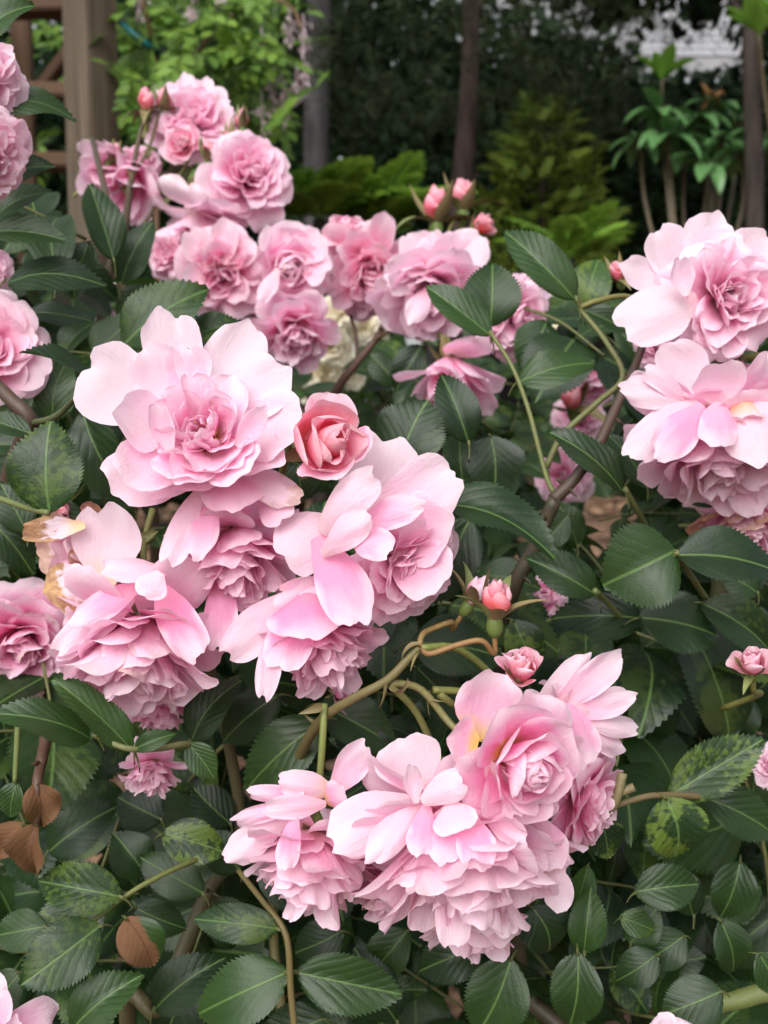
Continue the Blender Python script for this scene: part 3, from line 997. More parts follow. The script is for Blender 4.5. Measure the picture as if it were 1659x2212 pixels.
tree('slim grey brown tree at the edge beside the rhododendron', 'young_tree', f3, [f3 + (0, 0, -.1), P(1630, 500, 3.6), P(1626, 250, 3.6), P(1622, 80, 3.6), P(1630, -300, 3.6)], .034, .028, MAT_BARK_GREY,
     leaf_crown([(P(1560, -60, 4)[0], 4.2, 3.12, .75, .7, .42), (P(1800, 0, 4)[0], 4.0, 2.8, .4, .5, .5), (P(1340, -90, 4)[0], 4.3, 3.12, .45, .4, .36)], 5200, .075, MAT_HEDGE),
     [(P(1624, 60, 3.6), P(1560, -20, 3.65), P(1470, -60, 3.7), .014)], 33)


# shrubs of the dark backdrop, each its own plant
def shrub(label, name, foot, blobs, n_leaf, size, mat, seed, tm=LEAF4, up=.8, stems=4):
    rg = np.random.default_rng(seed)
    t = thing(name, label, 'shrub', foot)
    for k in range(stems):
        b = blobs[k % len(blobs)]
        tip = np.array(b[:3]) + rg.normal(0, .1, 3)
        V, F, UV = tube_data([np.array((rg.normal(0, .05), rg.normal(0, .05), -.05)), (tip - foot) * .5 + rg.normal(0, .05, 3), tip - foot], .022, .008, 6, 4, .05, rg)
        obj('stem', mesh_of('stem', V, F, MAT_BARK_GREY, UV), t)
    V, F, UV, m = leaf_crown(blobs, n_leaf, size, mat, tm, up)(rg)
    obj('foliage', mesh_of('foliage', V - foot, F, m, UV, False), t)
    return t


def blob(x, y, d, rx, ry, rz):
    p = P(x, y, d)
    return (p[0], p[1], p[2], rx, ry, rz)


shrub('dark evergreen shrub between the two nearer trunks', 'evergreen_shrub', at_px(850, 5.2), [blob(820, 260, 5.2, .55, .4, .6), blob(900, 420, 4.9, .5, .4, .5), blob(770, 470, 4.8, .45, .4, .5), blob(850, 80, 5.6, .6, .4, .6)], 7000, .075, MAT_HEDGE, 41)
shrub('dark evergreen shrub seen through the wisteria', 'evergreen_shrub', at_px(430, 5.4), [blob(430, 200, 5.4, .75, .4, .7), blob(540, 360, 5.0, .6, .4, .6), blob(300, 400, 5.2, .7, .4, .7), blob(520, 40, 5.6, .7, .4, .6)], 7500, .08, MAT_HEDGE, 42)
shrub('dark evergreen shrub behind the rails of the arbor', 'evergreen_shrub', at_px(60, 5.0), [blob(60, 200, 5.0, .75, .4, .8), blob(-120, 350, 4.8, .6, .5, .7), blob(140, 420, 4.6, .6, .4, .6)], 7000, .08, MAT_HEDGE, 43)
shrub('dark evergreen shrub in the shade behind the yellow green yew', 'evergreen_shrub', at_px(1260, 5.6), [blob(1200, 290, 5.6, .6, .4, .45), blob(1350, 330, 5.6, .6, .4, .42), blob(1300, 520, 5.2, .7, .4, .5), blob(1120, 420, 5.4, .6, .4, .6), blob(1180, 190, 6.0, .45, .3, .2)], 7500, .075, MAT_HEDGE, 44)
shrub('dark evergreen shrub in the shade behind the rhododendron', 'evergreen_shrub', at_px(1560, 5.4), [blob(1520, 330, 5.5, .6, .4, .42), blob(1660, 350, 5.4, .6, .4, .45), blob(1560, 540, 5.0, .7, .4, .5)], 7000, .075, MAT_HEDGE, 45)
FAR = []
for k, (x, y, rz) in enumerate([(-150, 300, 1.5), (120, 250, 1.6), (400, 230, 1.7), (680, 220, 1.7), (960, 220, 1.7), (1160, 330, 1.1)]):
    FAR.append(blob(x, y, 8.2, 1.05, .55, rz))
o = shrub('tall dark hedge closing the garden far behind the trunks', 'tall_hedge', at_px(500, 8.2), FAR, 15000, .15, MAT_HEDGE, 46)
o['category'] = 'hedge'
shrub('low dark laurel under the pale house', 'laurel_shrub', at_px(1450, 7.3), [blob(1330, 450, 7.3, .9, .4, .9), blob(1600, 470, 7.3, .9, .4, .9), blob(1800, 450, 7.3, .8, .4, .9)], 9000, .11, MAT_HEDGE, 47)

# yellow green yew: flat feathery sprays
yr = np.random.default_rng(51)
Y0 = at_px(1175, 4.3)
yew = thing('yew_shrub', 'yellow green feathery yew shrub lit in front of the dark backdrop', 'shrub', Y0)
V, F, UV = tube_data([np.array((0, 0, -.05)), P(1170, 500, 4.3) - Y0, P(1180, 230, 4.3) - Y0], .025, .006, 7, 5)
obj('trunk', mesh_of('trunk', V, F, MAT_BARK_RED, UV), yew)
YSP = []
for k in range(4):
    parts_l, parts_y, parts_n, parts_s = [], [], [], []
    for b in range(9):
        f = b / 8
        for s in ((-1, 1) if b < 8 else (0,)):
            tw = unit((s * .8, .9, -.15 + yr.normal(0, .1)))
            for j in range(7):
                p = np.array((0, f * .75, -.10 * f * f)) + tw * (j / 7) * .36 * (1 - .55 * f)
                for q in (-1, 1):
                    parts_l.append(p)
                    parts_y.append(unit(tw * .6 + np.array((q * tw[1], -q * tw[0], .15)) * .8))
                    parts_n.append((yr.normal(0, .3), yr.normal(0, .3), 1))
                    parts_s.append(.15 * (1 - .3 * f))
    V, F, UV = scatter(NEEDLE, np.array(parts_l), np.array(parts_y), np.array(parts_n), np.array(parts_s), np.full(len(parts_l), 2.0))
    YSP.append(mesh_of('spray', V, F, MAT_YEW, UV, False))
for k in range(290):
    f = yr.uniform(0, 1) ** .8
    y = 200 + 400 * f
    half = 60 + 105 * min(1, f * 1.6)
    x = 1178 + yr.uniform(-1, 1) * half + 8 * math.sin(k)
    d = 4.3 + yr.uniform(-.28, .2)
    yd = unit((((x - 1178) / half) * .8 + yr.normal(0, .3), yr.normal(-.6, .4), yr.uniform(-.1, .6)))
    L = yr.uniform(.08, .14)
    obj('spray', YSP[k % 4], yew, M4(frame(yd, unit((yr.normal(0, .3), -.6, .9))), P(x, y, d) - Y0 - yd * L * .5, (L, L, L)))

V, F, UV, m = leaf_crown([blob(1180, 300, 4.35, .13, .12, .16), blob(1180, 420, 4.35, .24, .18, .20), blob(1185, 530, 4.35, .30, .2, .22)], 2600, .030, MAT_YEW)(yr)
obj('foliage', mesh_of('foliage', V - Y0, F, m, UV, False), yew, None, None, 'stuff')

# rhododendron: whorls of long leaves
rr = np.random.default_rng(61)
R0 = at_px(1490, 3.7)
rho = thing('rhododendron', 'rhododendron with whorls of long leaves and a pale new shoot', 'shrub', R0)
RL = [mesh_of('leaf', *leaf_data(np.random.default_rng(70 + k), 10, 2, .35, .25 + .12 * k, .01, False)[:2], MAT_RHODO) for k in range(3)]
RLN = [mesh_of('leaf', *leaf_data(np.random.default_rng(80 + k), 10, 2, .5, .1, .01, False)[:2], MAT_RHODO_NEW) for k in range(2)]
WH = [(1430, 172, .115, 1, 3.7), (1424, 235, .12, 0, 3.7), (1440, 285, .15, 0, 3.68), (1505, 245, .11, 0, 3.8), (1560, 290, .13, 0, 3.75), (1545, 225, .10, 0, 3.85), (1480, 320, .13, 0, 3.8),
      (1535, 350, .13, 0, 3.7), (1600, 330, .12, 0, 3.7), (1655, 290, .12, 0, 3.7), (1385, 300, .11, 0, 3.75), (1640, 75, .12, 1, 3.3), (1690, 40, .12, 1, 3.35), (1590, 250, .10, 0, 3.9)]
for (x, y, L, new, d) in WH:
    c0 = P(x, y, d)
    st = P(x + rr.uniform(-10, 25), y + 130, d + .1)
    low = P(1495 + (x - 1495) * .5, 620, 3.75) if x < 1620 else P(1700, 500, 3.6)
    V, F, UV = tube_data([low - R0, st - R0, c0 - R0], .009, .0045, 6, 4)
    s = obj('stem', mesh_of('stem', V, F, MAT_STEM, UV), rho, None, (0.10, 0.085, 0.05, 1))
    m = 8 if new else 9
    for i in range(m):
        a = 6.283 * i / m + rr.normal(0, .15)
        el = rr.normal(.75, .15) if new else rr.normal(-.15, .35)
        yd = unit((math.cos(a), math.sin(a) * .9, el))
        s_ = L * rr.uniform(.85, 1.15)
        me = (RLN if new else RL)[i % (2 if new else 3)]
        obj('leaf', me, s, M4(frame(yd, unit((0, -.25, 1)) if not new else unit(np.array((-math.cos(a), -math.sin(a), .8)))), c0 - R0, (s_ * .60, s_ * 1.15, s_)))
V, F, UV = scatter(LEAF4, np.tile(P(1546, 210, 3.8) - R0, (14, 1)) + rr.normal(0, .012, (14, 3)), rand_dirs(rr, 14, .6), rand_dirs(rr, 14), np.full(14, .05), np.full(14, .5))
obj('seed_head', mesh_of('seed_head', V, F, MAT_STEM, UV), rho, None, (0.26, 0.13, 0.05, 1))

# ferns under the trunks
fr_ = np.random.default_rng(71)
FRM = []
for k in range(4):
    locs, yd, nn, sz = [], [], [], []
    for i in range(20):
        f = .12 + .86 * i / 20
        for s in (-1, 1):
            locs.append((0, f, .35 * f - .45 * f * f))
            yd.append((s, .45, -.12 + fr_.normal(0, .08)))
            nn.append((fr_.normal(0, .15), -.1, 1))
            sz.append(.26 * math.sin(math.pi * (f * .86 + .12)) + .03)
    V, F, UV = scatter(LEAF4, np.array(locs), np.array(yd), np.array(nn), np.array(sz), np.full(len(locs), .75))
    tb = tube_data([np.array((0, 0, 0)), np.array((0, .5, .0625)), np.array((0, 1, -.1))], .008, .002, 4, 4)
    V, F, UV = joined([(V, F, UV), tb])
    FRM.append(mesh_of('frond', V, F, MAT_FERN, UV, False))
for (x, y, d, lab, m, L0) in [(690, 475, 3.0, 'bright green fern clump below the black trunk', 16, .30), (820, 505, 3.1, 'bright green fern clump between the black and the reddish trunk', 14, .28),
                              (1230, 560, 3.4, 'dull green fern clump low under the yew', 10, .26), (590, 480, 3.2, 'bright green fern clump behind the topmost pink roses', 12, .30)]:
    c0 = P(x, y, d)
    t = thing('fern', lab, 'fern', c0, 'ferns under the trees')
    t.location = tuple(at_px(x, d))
    t0 = np.array(t.location)
    V, F, UV = tube_data([np.array((0, 0, -.03)), c0 - t0], .03, .02, 7, 2)
    obj('crown_stump', mesh_of('crown_stump', V, F, MAT_BARK_GREY, UV), t)
    for i in range(m):
        a = 6.283 * i / m + fr_.normal(0, .2)
        yd = unit((math.cos(a), math.sin(a), fr_.uniform(.25, .9)))
        L = L0 * fr_.uniform(.75, 1.15)
        obj('frond', FRM[i % 4], t, M4(frame(yd, unit((0, -.2, 1))), c0 - t0, (L, L, L)))

# pale shingled house beyond the trees
H0 = at_px(1500, 9.5)
hz = P(1500, 132, 9.0)[2]
house = thing('house', 'pale grey shingle roofed house showing through the trees', 'house', H0)
n = NT('pale_shingle')
hp_ = n.n('ShaderNodeTexCoord').outputs['Object']
hn = n.noise(n.mapping(hp_, (9, 1, 4)), 1.0, 3.0)
MAT_SHINGLE = n.surface(n.mix(hn, (0.19, 0.19, 0.20), (0.33, 0.33, 0.34)), 0.85, 0.2)
n = NT('shaded_wall')
hn = n.noise(n.n('ShaderNodeTexCoord').outputs['Object'], 3.0, 3.0)
MAT_WALL_SHADED = n.surface(n.mix(hn, (0.020, 0.018, 0.017), (0.045, 0.040, 0.036)), 0.85, 0.2)  # shadow below the eaves put into the wall's dark colour
V, F = box_data(7.0, 3.2, hz - H0[2] + .3, .02)
obj('wall', mesh_of('wall', V, F, MAT_WALL_SHADED, None, False), house, M4(np.eye(3), (1.2, 1.9, (hz - H0[2] - .3) / 2)))
xa, xb, y0 = P(1150, 0, 9)[0] - .2, P(1150, 0, 9)[0] + 7.2, P(1500, 132, 9.0)[1]
V, F = box_data(xb - xa, .05, .16, .008)
obj('gutter', mesh_of('gutter', V, F, MAT_SHINGLE, None, False), house, M4(np.eye(3), np.array(((xa + xb) / 2, y0 - .03, hz - .07)) - H0))
rs = np.random.default_rng(81)
slope = unit((0, .80, .60))
for row in range(14):
    x = xa - rs.uniform(0, .3)
    while x < xb:
        w = .42
        p0 = np.array((x, y0, hz)) + slope * row * .17
        V, F = box_data(w - .012, .20, .022, .004)
        rot = np.stack([np.array((1., 0, 0)), slope, np.cross((1., 0, 0), slope)], 1)
        if row < 6 and P(1180, 0, 9)[0] < x < P(1720, 0, 9)[0]:
            obj('shingle', mesh_of('shingle', V, F, MAT_SHINGLE, None, False), house, M4(rot @ np.array(Matrix.Rotation(R(-4), 3, 'X')), p0 + slope * .1 + rot[:, 2] * .03 - H0))
        x += w
V, F = box_data(xb - xa, 2.8, .04, .004)
obj('roof', mesh_of('roof', V, F, MAT_SHINGLE, None, False), house, M4(rot, np.array(((xa + xb) / 2, y0, hz)) + slope * 1.42 - rot[:, 2] * .03 - H0))

# ------------------------------------------------------------------ rose bushes: canes and leaves
def bush(label, x, d, group='rose bushes'):
    p = P(x, 1500, d)
    return thing('rose_bush', label, 'rose bush', (p[0], p[1], ground_z(p[0], p[1])), group)


B_FRONT = bush('rose bush with dark glossy leaves filling the lower part below the pink clusters', 760, .85)
B_LEFT = bush('rose bush at the edge whose grey green leaves stand in front of the arbor', 40, .85)
B_RIGHT = bush('rose bush with the long dark slanting cane beside the two stacked big roses', 1400, .90)
B_BACK = bush('rose bush farther back that carries the tall cluster against the wisteria', 560, 1.25)
B_CREAM = bush('small rose bush with cream roses in the gap behind the pink ones', 800, 1.75)


def off(b):
    return np.array(b.location)


def cane(b, pts, r0, r1, color, name='cane', prick=0, seed=0):
    o_ = off(b)
    q = [P(*p) - o_ if len(p) == 3 and not isinstance(p, np.ndarray) else np.asarray(p) - o_ for p in pts]
    parts = [tube_data(q, r0, r1, 8, 6, .05, np.random.default_rng(seed))]
    if prick:
        rg = np.random.default_rng(seed + 5)
        sp = smooth_path(q, 6)
        for k in range(prick):
            i = rg.integers(1, len(sp) - 1)
            d = unit(np.cross(sp[i] - sp[i - 1], rg.normal(0, 1, 3)))
            r = r0 + (r1 - r0) * i / len(sp)
            parts.append(tube_data([sp[i] + d * r * .6, sp[i] + d * (r + .0055) - UP * .001], .0016, .0002, 5, 1))
    V, F, UV = joined(parts)
    return obj(name, mesh_of(name, V, F, MAT_STEM, UV), b, None, color)


def foot(b, dx=0, dy=0):
    o_ = off(b)
    return np.array((o_[0] + dx, o_[1] + dy, ground_z(o_[0] + dx, o_[1] + dy) - .03))


# canes that show, and the ones that carry the clusters
cane(B_FRONT, [foot(B_FRONT), (640, 2500, .62), (590, 2000, .60), (610, 1780, .55), (645, 1640, .50), (695, 1555, .465), (765, 1508, .45), (835, 1470, .445), (880, 1425, .445), (905, 1398, .445)], .0032, .0016, (0.13, 0.12, 0.045, 1), prick=7, seed=1)
cane(B_FRONT, [foot(B_FRONT, -.08, .02), (300, 2400, .60), (345, 2180, .55), (395, 2055, .55), (450, 1925, .56), (520, 1800, .58), (470, 1500, .56), (400, 1330, .53), (372, 1150, .50)], .0050, .0024, (0.075, 0.075, 0.035, 1), prick=10, seed=2)
cane(B_FRONT, [foot(B_FRONT, .12, .05), (1250, 2500, .68), (1130, 2120, .66), (1100, 1700, .62), (1075, 1400, .60), (1110, 1270, .575), (1150, 1190, .57), (1200, 1075, .56)], .0060, .0038, (0.032, 0.034, 0.020, 1), prick=8, seed=5)
cane(B_RIGHT, [(1195, 1080, .56), (1240, 1035, .56), (1290, 965, .56), (1335, 870, .57), (1368, 800, .575), (1395, 728, .58)], .0036, .0022, (0.050, 0.036, 0.026, 1), prick=4, seed=6)
cane(B_RIGHT, [(1204, 1072, .565), (1186, 1045, .566), (1168, 985, .57), (1140, 880, .575), (1105, 790, .58), (1058, 716, .585)], .0016, .0011, (0.12, 0.15, 0.045, 1), seed=7)
cane(B_RIGHT, [(1180, 1010, .60), (1215, 940, .60), (1290, 870, .60), (1345, 815, .60), (1310, 740, .61), (1250, 665, .62)], .0020, .0015, (0.11, 0.13, 0.04, 1), seed=8)
cane(B_RIGHT, [foot(B_RIGHT), (1560, 1900, .72), (1545, 1500, .68), (1560, 1200, .66), (1620, 900, .64), (1590, 770, .60), (1520, 740, .59)], .0065, .003, (0.06, 0.065, 0.03, 1), prick=8, seed=9)
cane(B_RIGHT, [(1690, 770, .60), (1620, 770, .60), (1560, 785, .60), (1490, 775, .60), (1420, 780, .60)], .0022, .0018, OLIVE, seed=10)
cane(B_RIGHT, [(1250, 665, .62), (1290, 650, .62), (1350, 640, .63), (1420, 660, .64)], .0018, .0015, OLIVE, seed=11)
cane(B_RIGHT, [(1460, 1192, .50), (1490, 1240, .52), (1530, 1300, .55)], .0014, .0016, (0.12, 0.15, 0.05, 1), 'leaf_stalk', seed=12)
cane(B_RIGHT, [(1285, 1275, .52), (1320, 1310, .54), (1370, 1370, .57)], .0014, .0016, (0.12, 0.17, 0.05, 1), 'leaf_stalk', seed=13)
cane(B_RIGHT, [(1350, 1055, .55), (1375, 1100, .56), (1400, 1150, .58), (1420, 1230, .60)], .0015, .0018, (0.10, 0.13, 0.04, 1), 'leaf_stalk', seed=14)
cane(B_RIGHT, [(1545, 2170, .50), (1600, 2158, .50), (1680, 2135, .50)], .0042, .0048, (0.12, 0.16, 0.045, 1), seed=15)
cane(B_RIGHT, [(1310, 1755, .47), (1345, 1735, .475), (1420, 1718, .48), (1530, 1722, .50)], .0014, .0016, (0.14, 0.11, 0.05, 1), 'leaf_stalk', seed=16)
cane(B_RIGHT, [(1345, 1670, .47), (1330, 1730, .47), (1310, 1760, .475)], .0022, .0020, (0.19, 0.17, 0.08, 1), seed=17)
cane(B_RIGHT, [(1370, 1700, .47), (1335, 1715, .472), (1305, 1725, .475)], .0020, .0018, (0.19, 0.16, 0.08, 1), seed=18)
cane(B_FRONT, [(640, 2260, .46), (628, 2140, .46), (618, 2020, .46), (570, 1950, .47), (515, 1880, .49)], .0016, .0013, (0.12, 0.10, 0.035, 1), 'leaf_stalk', seed=19)
cane(B_FRONT, [(150, 2030, .46), (265, 1940, .47), (340, 1895, .48), (430, 1855, .50), (470, 1850, .53), (492, 1850, .565)], .0011, .0014, (0.13, 0.16, 0.045, 1), 'leaf_stalk', seed=20)
cane(B_FRONT, [(105, 1560, .48), (98, 1600, .48), (88, 1650, .48), (80, 1695, .47), (78, 1780, .47)], .0030, .0020, (0.075, 0.040, 0.028, 1), seed=21, prick=2)
cane(B_FRONT, [(40, 1540, .50), (36, 1620, .50), (32, 1690, .50)], .0015, .0012, (0.12, 0.17, 0.05, 1), 'leaf_stalk', seed=22)
cane(B_FRONT, [(205, 1585, .44), (240, 1605, .44), (285, 1618, .44), (350, 1616, .45), (405, 1608, .46), (460, 1625, .50)], .0012, .0016, (0.12, 0.14, 0.05, 1), 'leaf_stalk', seed=23)
cane(B_LEFT, [(105, 1108, .46), (60, 1098, .47), (0, 1078, .48), (-80, 1065, .50)], .0013, .0016, (0.12, 0.16, 0.05, 1), 'leaf_stalk', seed=24)
cane(B_LEFT, [foot(B_LEFT), (-60, 1900, .70), (-40, 1300, .62), (30, 1000, .57), (66, 915, .55), (22, 862, .55), (-40, 800, .56)], .006, .0035, (0.055, 0.036, 0.028, 1), prick=8, seed=25)
cane(B_LEFT, [(66, 915, .55), (120, 900, .53), (165, 858, .51), (205, 828, .49)], .0018, .0014, (0.06, 0.09, 0.035, 1), 'leaf_stalk', seed=26)
cane(B_LEFT, [foot(B_LEFT, -.05, .1), (120, 1500, .90), (160, 1000, .84), (215, 720, .80), (238, 580, .78), (250, 520, .80), (200, 300, .95)], .006, .0025, (0.055, 0.045, 0.028, 1), prick=8, seed=27)
cane(B_LEFT, [foot(B_LEFT, -.1, .0), (-160, 1300, .66), (-120, 700, .62), (-90, 300, .62), (-60, 80, .62)], .006, .003, (0.07, 0.06, 0.03, 1), prick=6, seed=28)
cane(B_BACK, [foot(B_BACK), (640, 1300, 1.1), (660, 1000, 1.0), (725, 848, .95), (770, 785, .94), (810, 735, .94), (835, 690, .94)], .006, .0026, (0.085, 0.045, 0.034, 1), prick=6, seed=29)
cane(B_BACK, [(772, 783, .94), (768, 720, .945), (752, 660, .95), (742, 560, .96)], .0020, .0014, (0.08, 0.05, 0.035, 1), seed=30)
cane(B_BACK, [(800, 740, .94), (850, 712, .93), (900, 705, .92)], .0015, .0012, (0.10, 0.06, 0.03, 1), seed=31)
cane(B_BACK, [foot(B_BACK, -.2, -.1), (330, 1400, 1.05), (300, 1000, 1.02), (275, 700, .98), (268, 540, .96), (278, 430, .95), (284, 385, .95), (300, 300, .96), (318, 235, .97)], .006, .0016, (0.06, 0.045, 0.026, 1), prick=6, seed=32)
cane(B_BACK, [(284, 385, .95), (305, 350, .955), (325, 310, .96), (345, 240, .98)], .0016, .0012, (0.085, 0.075, 0.03, 1), seed=33)
cane(B_BACK, [(268, 540, .96), (320, 470, .96), (340, 430, .97), (350, 380, .98), (380, 370, 1.0), (400, 350, 1.0)], .0022, .0015, (0.06, 0.045, 0.028, 1), seed=34)
cane(B_BACK, [(345, 455, .96), (380, 415, .97), (400, 405, .97), (415, 412, .97)], .0018, .0015, (0.11, 0.14, 0.04, 1), seed=35)
cane(B_BACK, [(160, 425, 1.0), (185, 395, 1.0), (225, 380, .99), (262, 392, .97), (284, 420, .95)], .0016, .0022, OLIVE, seed=36)

cane(B_CREAM, [foot(B_CREAM), (780, 1100, 1.72), (760, 930, 1.68), (740, 800, 1.66), (735, 720, 1.62)], .006, .003, (0.10, 0.12, 0.04, 1), seed=37)
cane(B_CREAM, [(770, 980, 1.7), (800, 860, 1.68), (840, 800, 1.65), (900, 840, 1.66)], .004, .002, (0.10, 0.12, 0.04, 1), seed=38)
V, F, UV = tube_data([np.array((0, 0, 0)), np.array((0, .5, -.002)), np.array((0, 1, -.006))], .0008, .0003, 5, 3)
PETIOLE = mesh_of('leaf_stalk', V, F, MAT_STEM, UV)
brng = np.random.default_rng(3)
for (x, y, d) in [(905, 1392, .444), (910, 1405, .444), (838, 1472, .444), (846, 1486, .443), (930, 1492, .455), (918, 1500, .455), (695, 1525, .455), (1395, 728, .575), (1250, 665, .615), (284, 388, .945)]:
    V, UV = sepal_verts(brng, .013, .0022, 10, 40 + brng.normal(0, 30))
    yv = unit((brng.normal(0, .6), -.3, brng.normal(0, .8)))
    rot = frame(np.cross(yv, (.3, .9, .1)), yv)
    b_ = B_FRONT if x < 1000 and x > 600 else (B_RIGHT if x > 1000 else B_BACK)
    obj('bract', mesh_of('bract', V, grid_faces(5, 9), MAT_STEM, UV), b_, M4(rot, P(x, y, d) - off(b_)), (0.18, 0.16, 0.07, 1))
hero_rng = np.random.default_rng(91)
n_hero = 0


def hero(b, bx, by, tx, ty, w, d, dt=0.0, nrm=(0, .45, 1), blotch=0.0, brown=0.0, light=0.0, var=None):
    """a leaflet measured in the photograph: stalk end, tip, width"""
    global n_hero
    B, T = P(bx, by, d), P(tx, ty, d + dt)
    L = np.linalg.norm(T - B)
    nn = cv(*nrm) + hero_rng.normal(0, .12, 3)
    me = LEAVES[n_hero % 12 if var is None else var] if brown < .9 else DRYLEAF[n_hero % 2]
    sx = w * PXM * d / .72
    obj('leaflet', me, b, M4(frame(T - B, nn), B - off(b), (sx, L, L)), (blotch * .75, brown, light, 1))
    ln = unit(T - B)
    st = frame(-ln * .75 - CB * .55 - UP * .15, UP)
    obj('leaf_stalk', PETIOLE, b, M4(st, B - off(b) + ln * .001, (1, L * .26, 1)), (0.10, 0.13, 0.04, 1))
    n_hero += 1


H = hero
LT, FR, RT, BK = B_LEFT, B_FRONT, B_RIGHT, B_BACK
# left edge
H(LT, -60, 95, 58, -12, 95, .50, light=.25); H(LT, -30, 222, 158, 218, 84, .56, .01, light=.25); H(LT, -30, 385, 114, 348, 72, .58, light=.2)
H(LT, -20, 470, 96, 392, 84, .60, light=.25); H(LT, -25, 498, 138, 508, 76, .57, light=.3); H(LT, 120, 590, 118, 425, 112, .66, .04, light=.15)
H(LT, 10, 602, 214, 582, 98, .58, light=.05); H(LT, 246, 560, 196, 396, 92, .70, nrm=(.5, .3, 1), light=.12); H(LT, 258, 612, 318, 470, 86, .72, light=.12)
H(LT, 262, 742, 438, 608, 140, .60, light=.22, blotch=.25); H(LT, 395, 738, 518, 684, 74, .62, light=.18, blotch=.6); H(LT, 55, 672, 198, 684, 66, .62)
H(LT, 206, 832, 70, 734, 84, .485, -.02, nrm=(-.3, .7, .8), light=.02); H(LT, 112, 908, 138, 776, 96, .60, light=.3); H(LT, 105, 1108, 100, 908, 168, .462, light=.28, blotch=.45, var=2)
H(LT, 172, 888, 262, 1092, 128, .535, light=.12); H(LT, 66, 935, -30, 898, 60, .53, light=.1); H(LT, -40, 1110, 70, 1236, 90, .56); H(LT, 130, 560, 250, 640, 80, .74, light=.1)
H(LT, -30, 960, 90, 960, 70, .58); H(LT, -20, 720, 80, 780, 80, .64); H(LT, 190, 520, 150, 640, 84, .70, light=.1); H(LT, 330, 620, 240, 690, 76, .74, light=.1)
H(LT, 60, 1150, 0, 1040, 88, .55, light=.1); H(LT, 95, 1085, 190, 1170, 76, .56, light=.08)
# lower left
H(FR, 206, 1588, 8, 1508, 104, .44, -.02, nrm=(-.1, .8, .7), light=.34); H(FR, 288, 1618, 128, 1460, 88, .445, -.01, nrm=(.55, .55, .7), light=.36); H(FR, 288, 1618, 372, 1582, 44, .44, light=.42)
H(FR, 406, 1606, 462, 1682, 66, .46, light=.2, nrm=(-.3, .5, 1)); H(FR, 408, 1602, 505, 1466, 96, .50, light=.02); H(FR, 690, 1556, 506, 1698, 136, .50, light=.02, blotch=.15)
H(FR, 690, 1520, 858, 1610, 118, .52); H(FR, 600, 1500, 470, 1600, 104, .53); H(FR, 34, 1690, 14, 1768, 62, .50, light=.4); H(FR, 262, 1936, 74, 1898, 112, .465, light=.2, blotch=.55)
H(FR, 218, 1998, 44, 2128, 132, .455, -.02, light=.22, blotch=.35); H(FR, 150, 2225, 288, 2108, 110, .45, light=.3); H(FR, 272, 1984, 330, 2096, 102, .455, nrm=(.25, .1, 1), brown=.52, light=.4, var=5)
H(FR, 350, 1800, 486, 1842, 96, .50, light=.1, blotch=.9); H(FR, 80, 1692, 92, 1790, 84, .468, nrm=(.5, 0, .8), brown=1.0, var=6); H(FR, 78, 1778, 52, 1905, 84, .468, nrm=(-.2, -.1, 1), brown=1.0, var=7)
H(FR, 50, 1780, -20, 1850, 70, .50, brown=1.0)
H(FR, 618, 2098, 408, 2186, 140, .46, light=.2); H(FR, 640, 2100, 868, 2150, 124, .465, light=.06); H(FR, 602, 2006, 416, 1984, 84, .46, light=.22, blotch=.45); H(FR, 100, 2000, -20, 2020, 90, .48, light=.16)
H(FR, 318, 1890, 250, 1800, 100, .53, light=.02); H(FR, 440, 1930, 300, 1850, 90, .52, light=.05); H(FR, 330, 2180, 470, 2070, 110, .50, light=.12); H(FR, 40, 2100, -40, 2190, 90, .47)
H(FR, 350, 1770, 255, 1720, 105, .56); H(FR, 100, 1840, 235, 1740, 116, .56); H(FR, 500, 1780, 420, 1700, 90, .57); H(FR, 560, 1870, 690, 1980, 100, .55); H(FR, 740, 2010, 630, 2060, 94, .54)
H(FR, 520, 1880, 440, 1800, 90, .55); H(FR, 290, 1960, 400, 2010, 80, .52, light=.05); H(FR, 700, 2200, 560, 2250, 110, .48, light=.08); H(FR, 150, 1640, 60, 1600, 80, .56); H(FR, 180, 1700, 90, 1660, 80, .58)
H(FR, 880, 2010, 790, 2110, 96, .52); H(FR, 860, 2210, 780, 2060, 100, .51)
# behind the two clusters
H(FR, 866, 992, 920, 862, 158, .52, nrm=(0, .3, 1), light=.05, blotch=.2); H(FR, 1014, 956, 958, 804, 96, .58, light=.05); H(FR, 1060, 940, 1068, 1064, 132, .60, light=.05); H(FR, 1000, 1040, 1000, 920, 80, .60)
H(FR, 952, 1078, 1208, 1158, 142, .47, -.015, nrm=(.05, .75, .75), light=.10, var=0); H(FR, 1016, 1118, 922, 1305, 128, .52, light=.02, nrm=(.2, .2, 1)); H(FR, 888, 1384, 1094, 1404, 146, .53, light=.14)
H(FR, 1110, 1340, 1158, 1462, 96, .56, light=.15, blotch=.8); H(FR, 860, 1330, 740, 1380, 110, .54); H(FR, 900, 1440, 1010, 1560, 104, .55, light=.05); H(FR, 640, 1000, 650, 1080, 90, .52)
H(FR, 850, 1640, 720, 1570, 96, .52); H(FR, 590, 900, 640, 1010, 80, .53, light=.05)
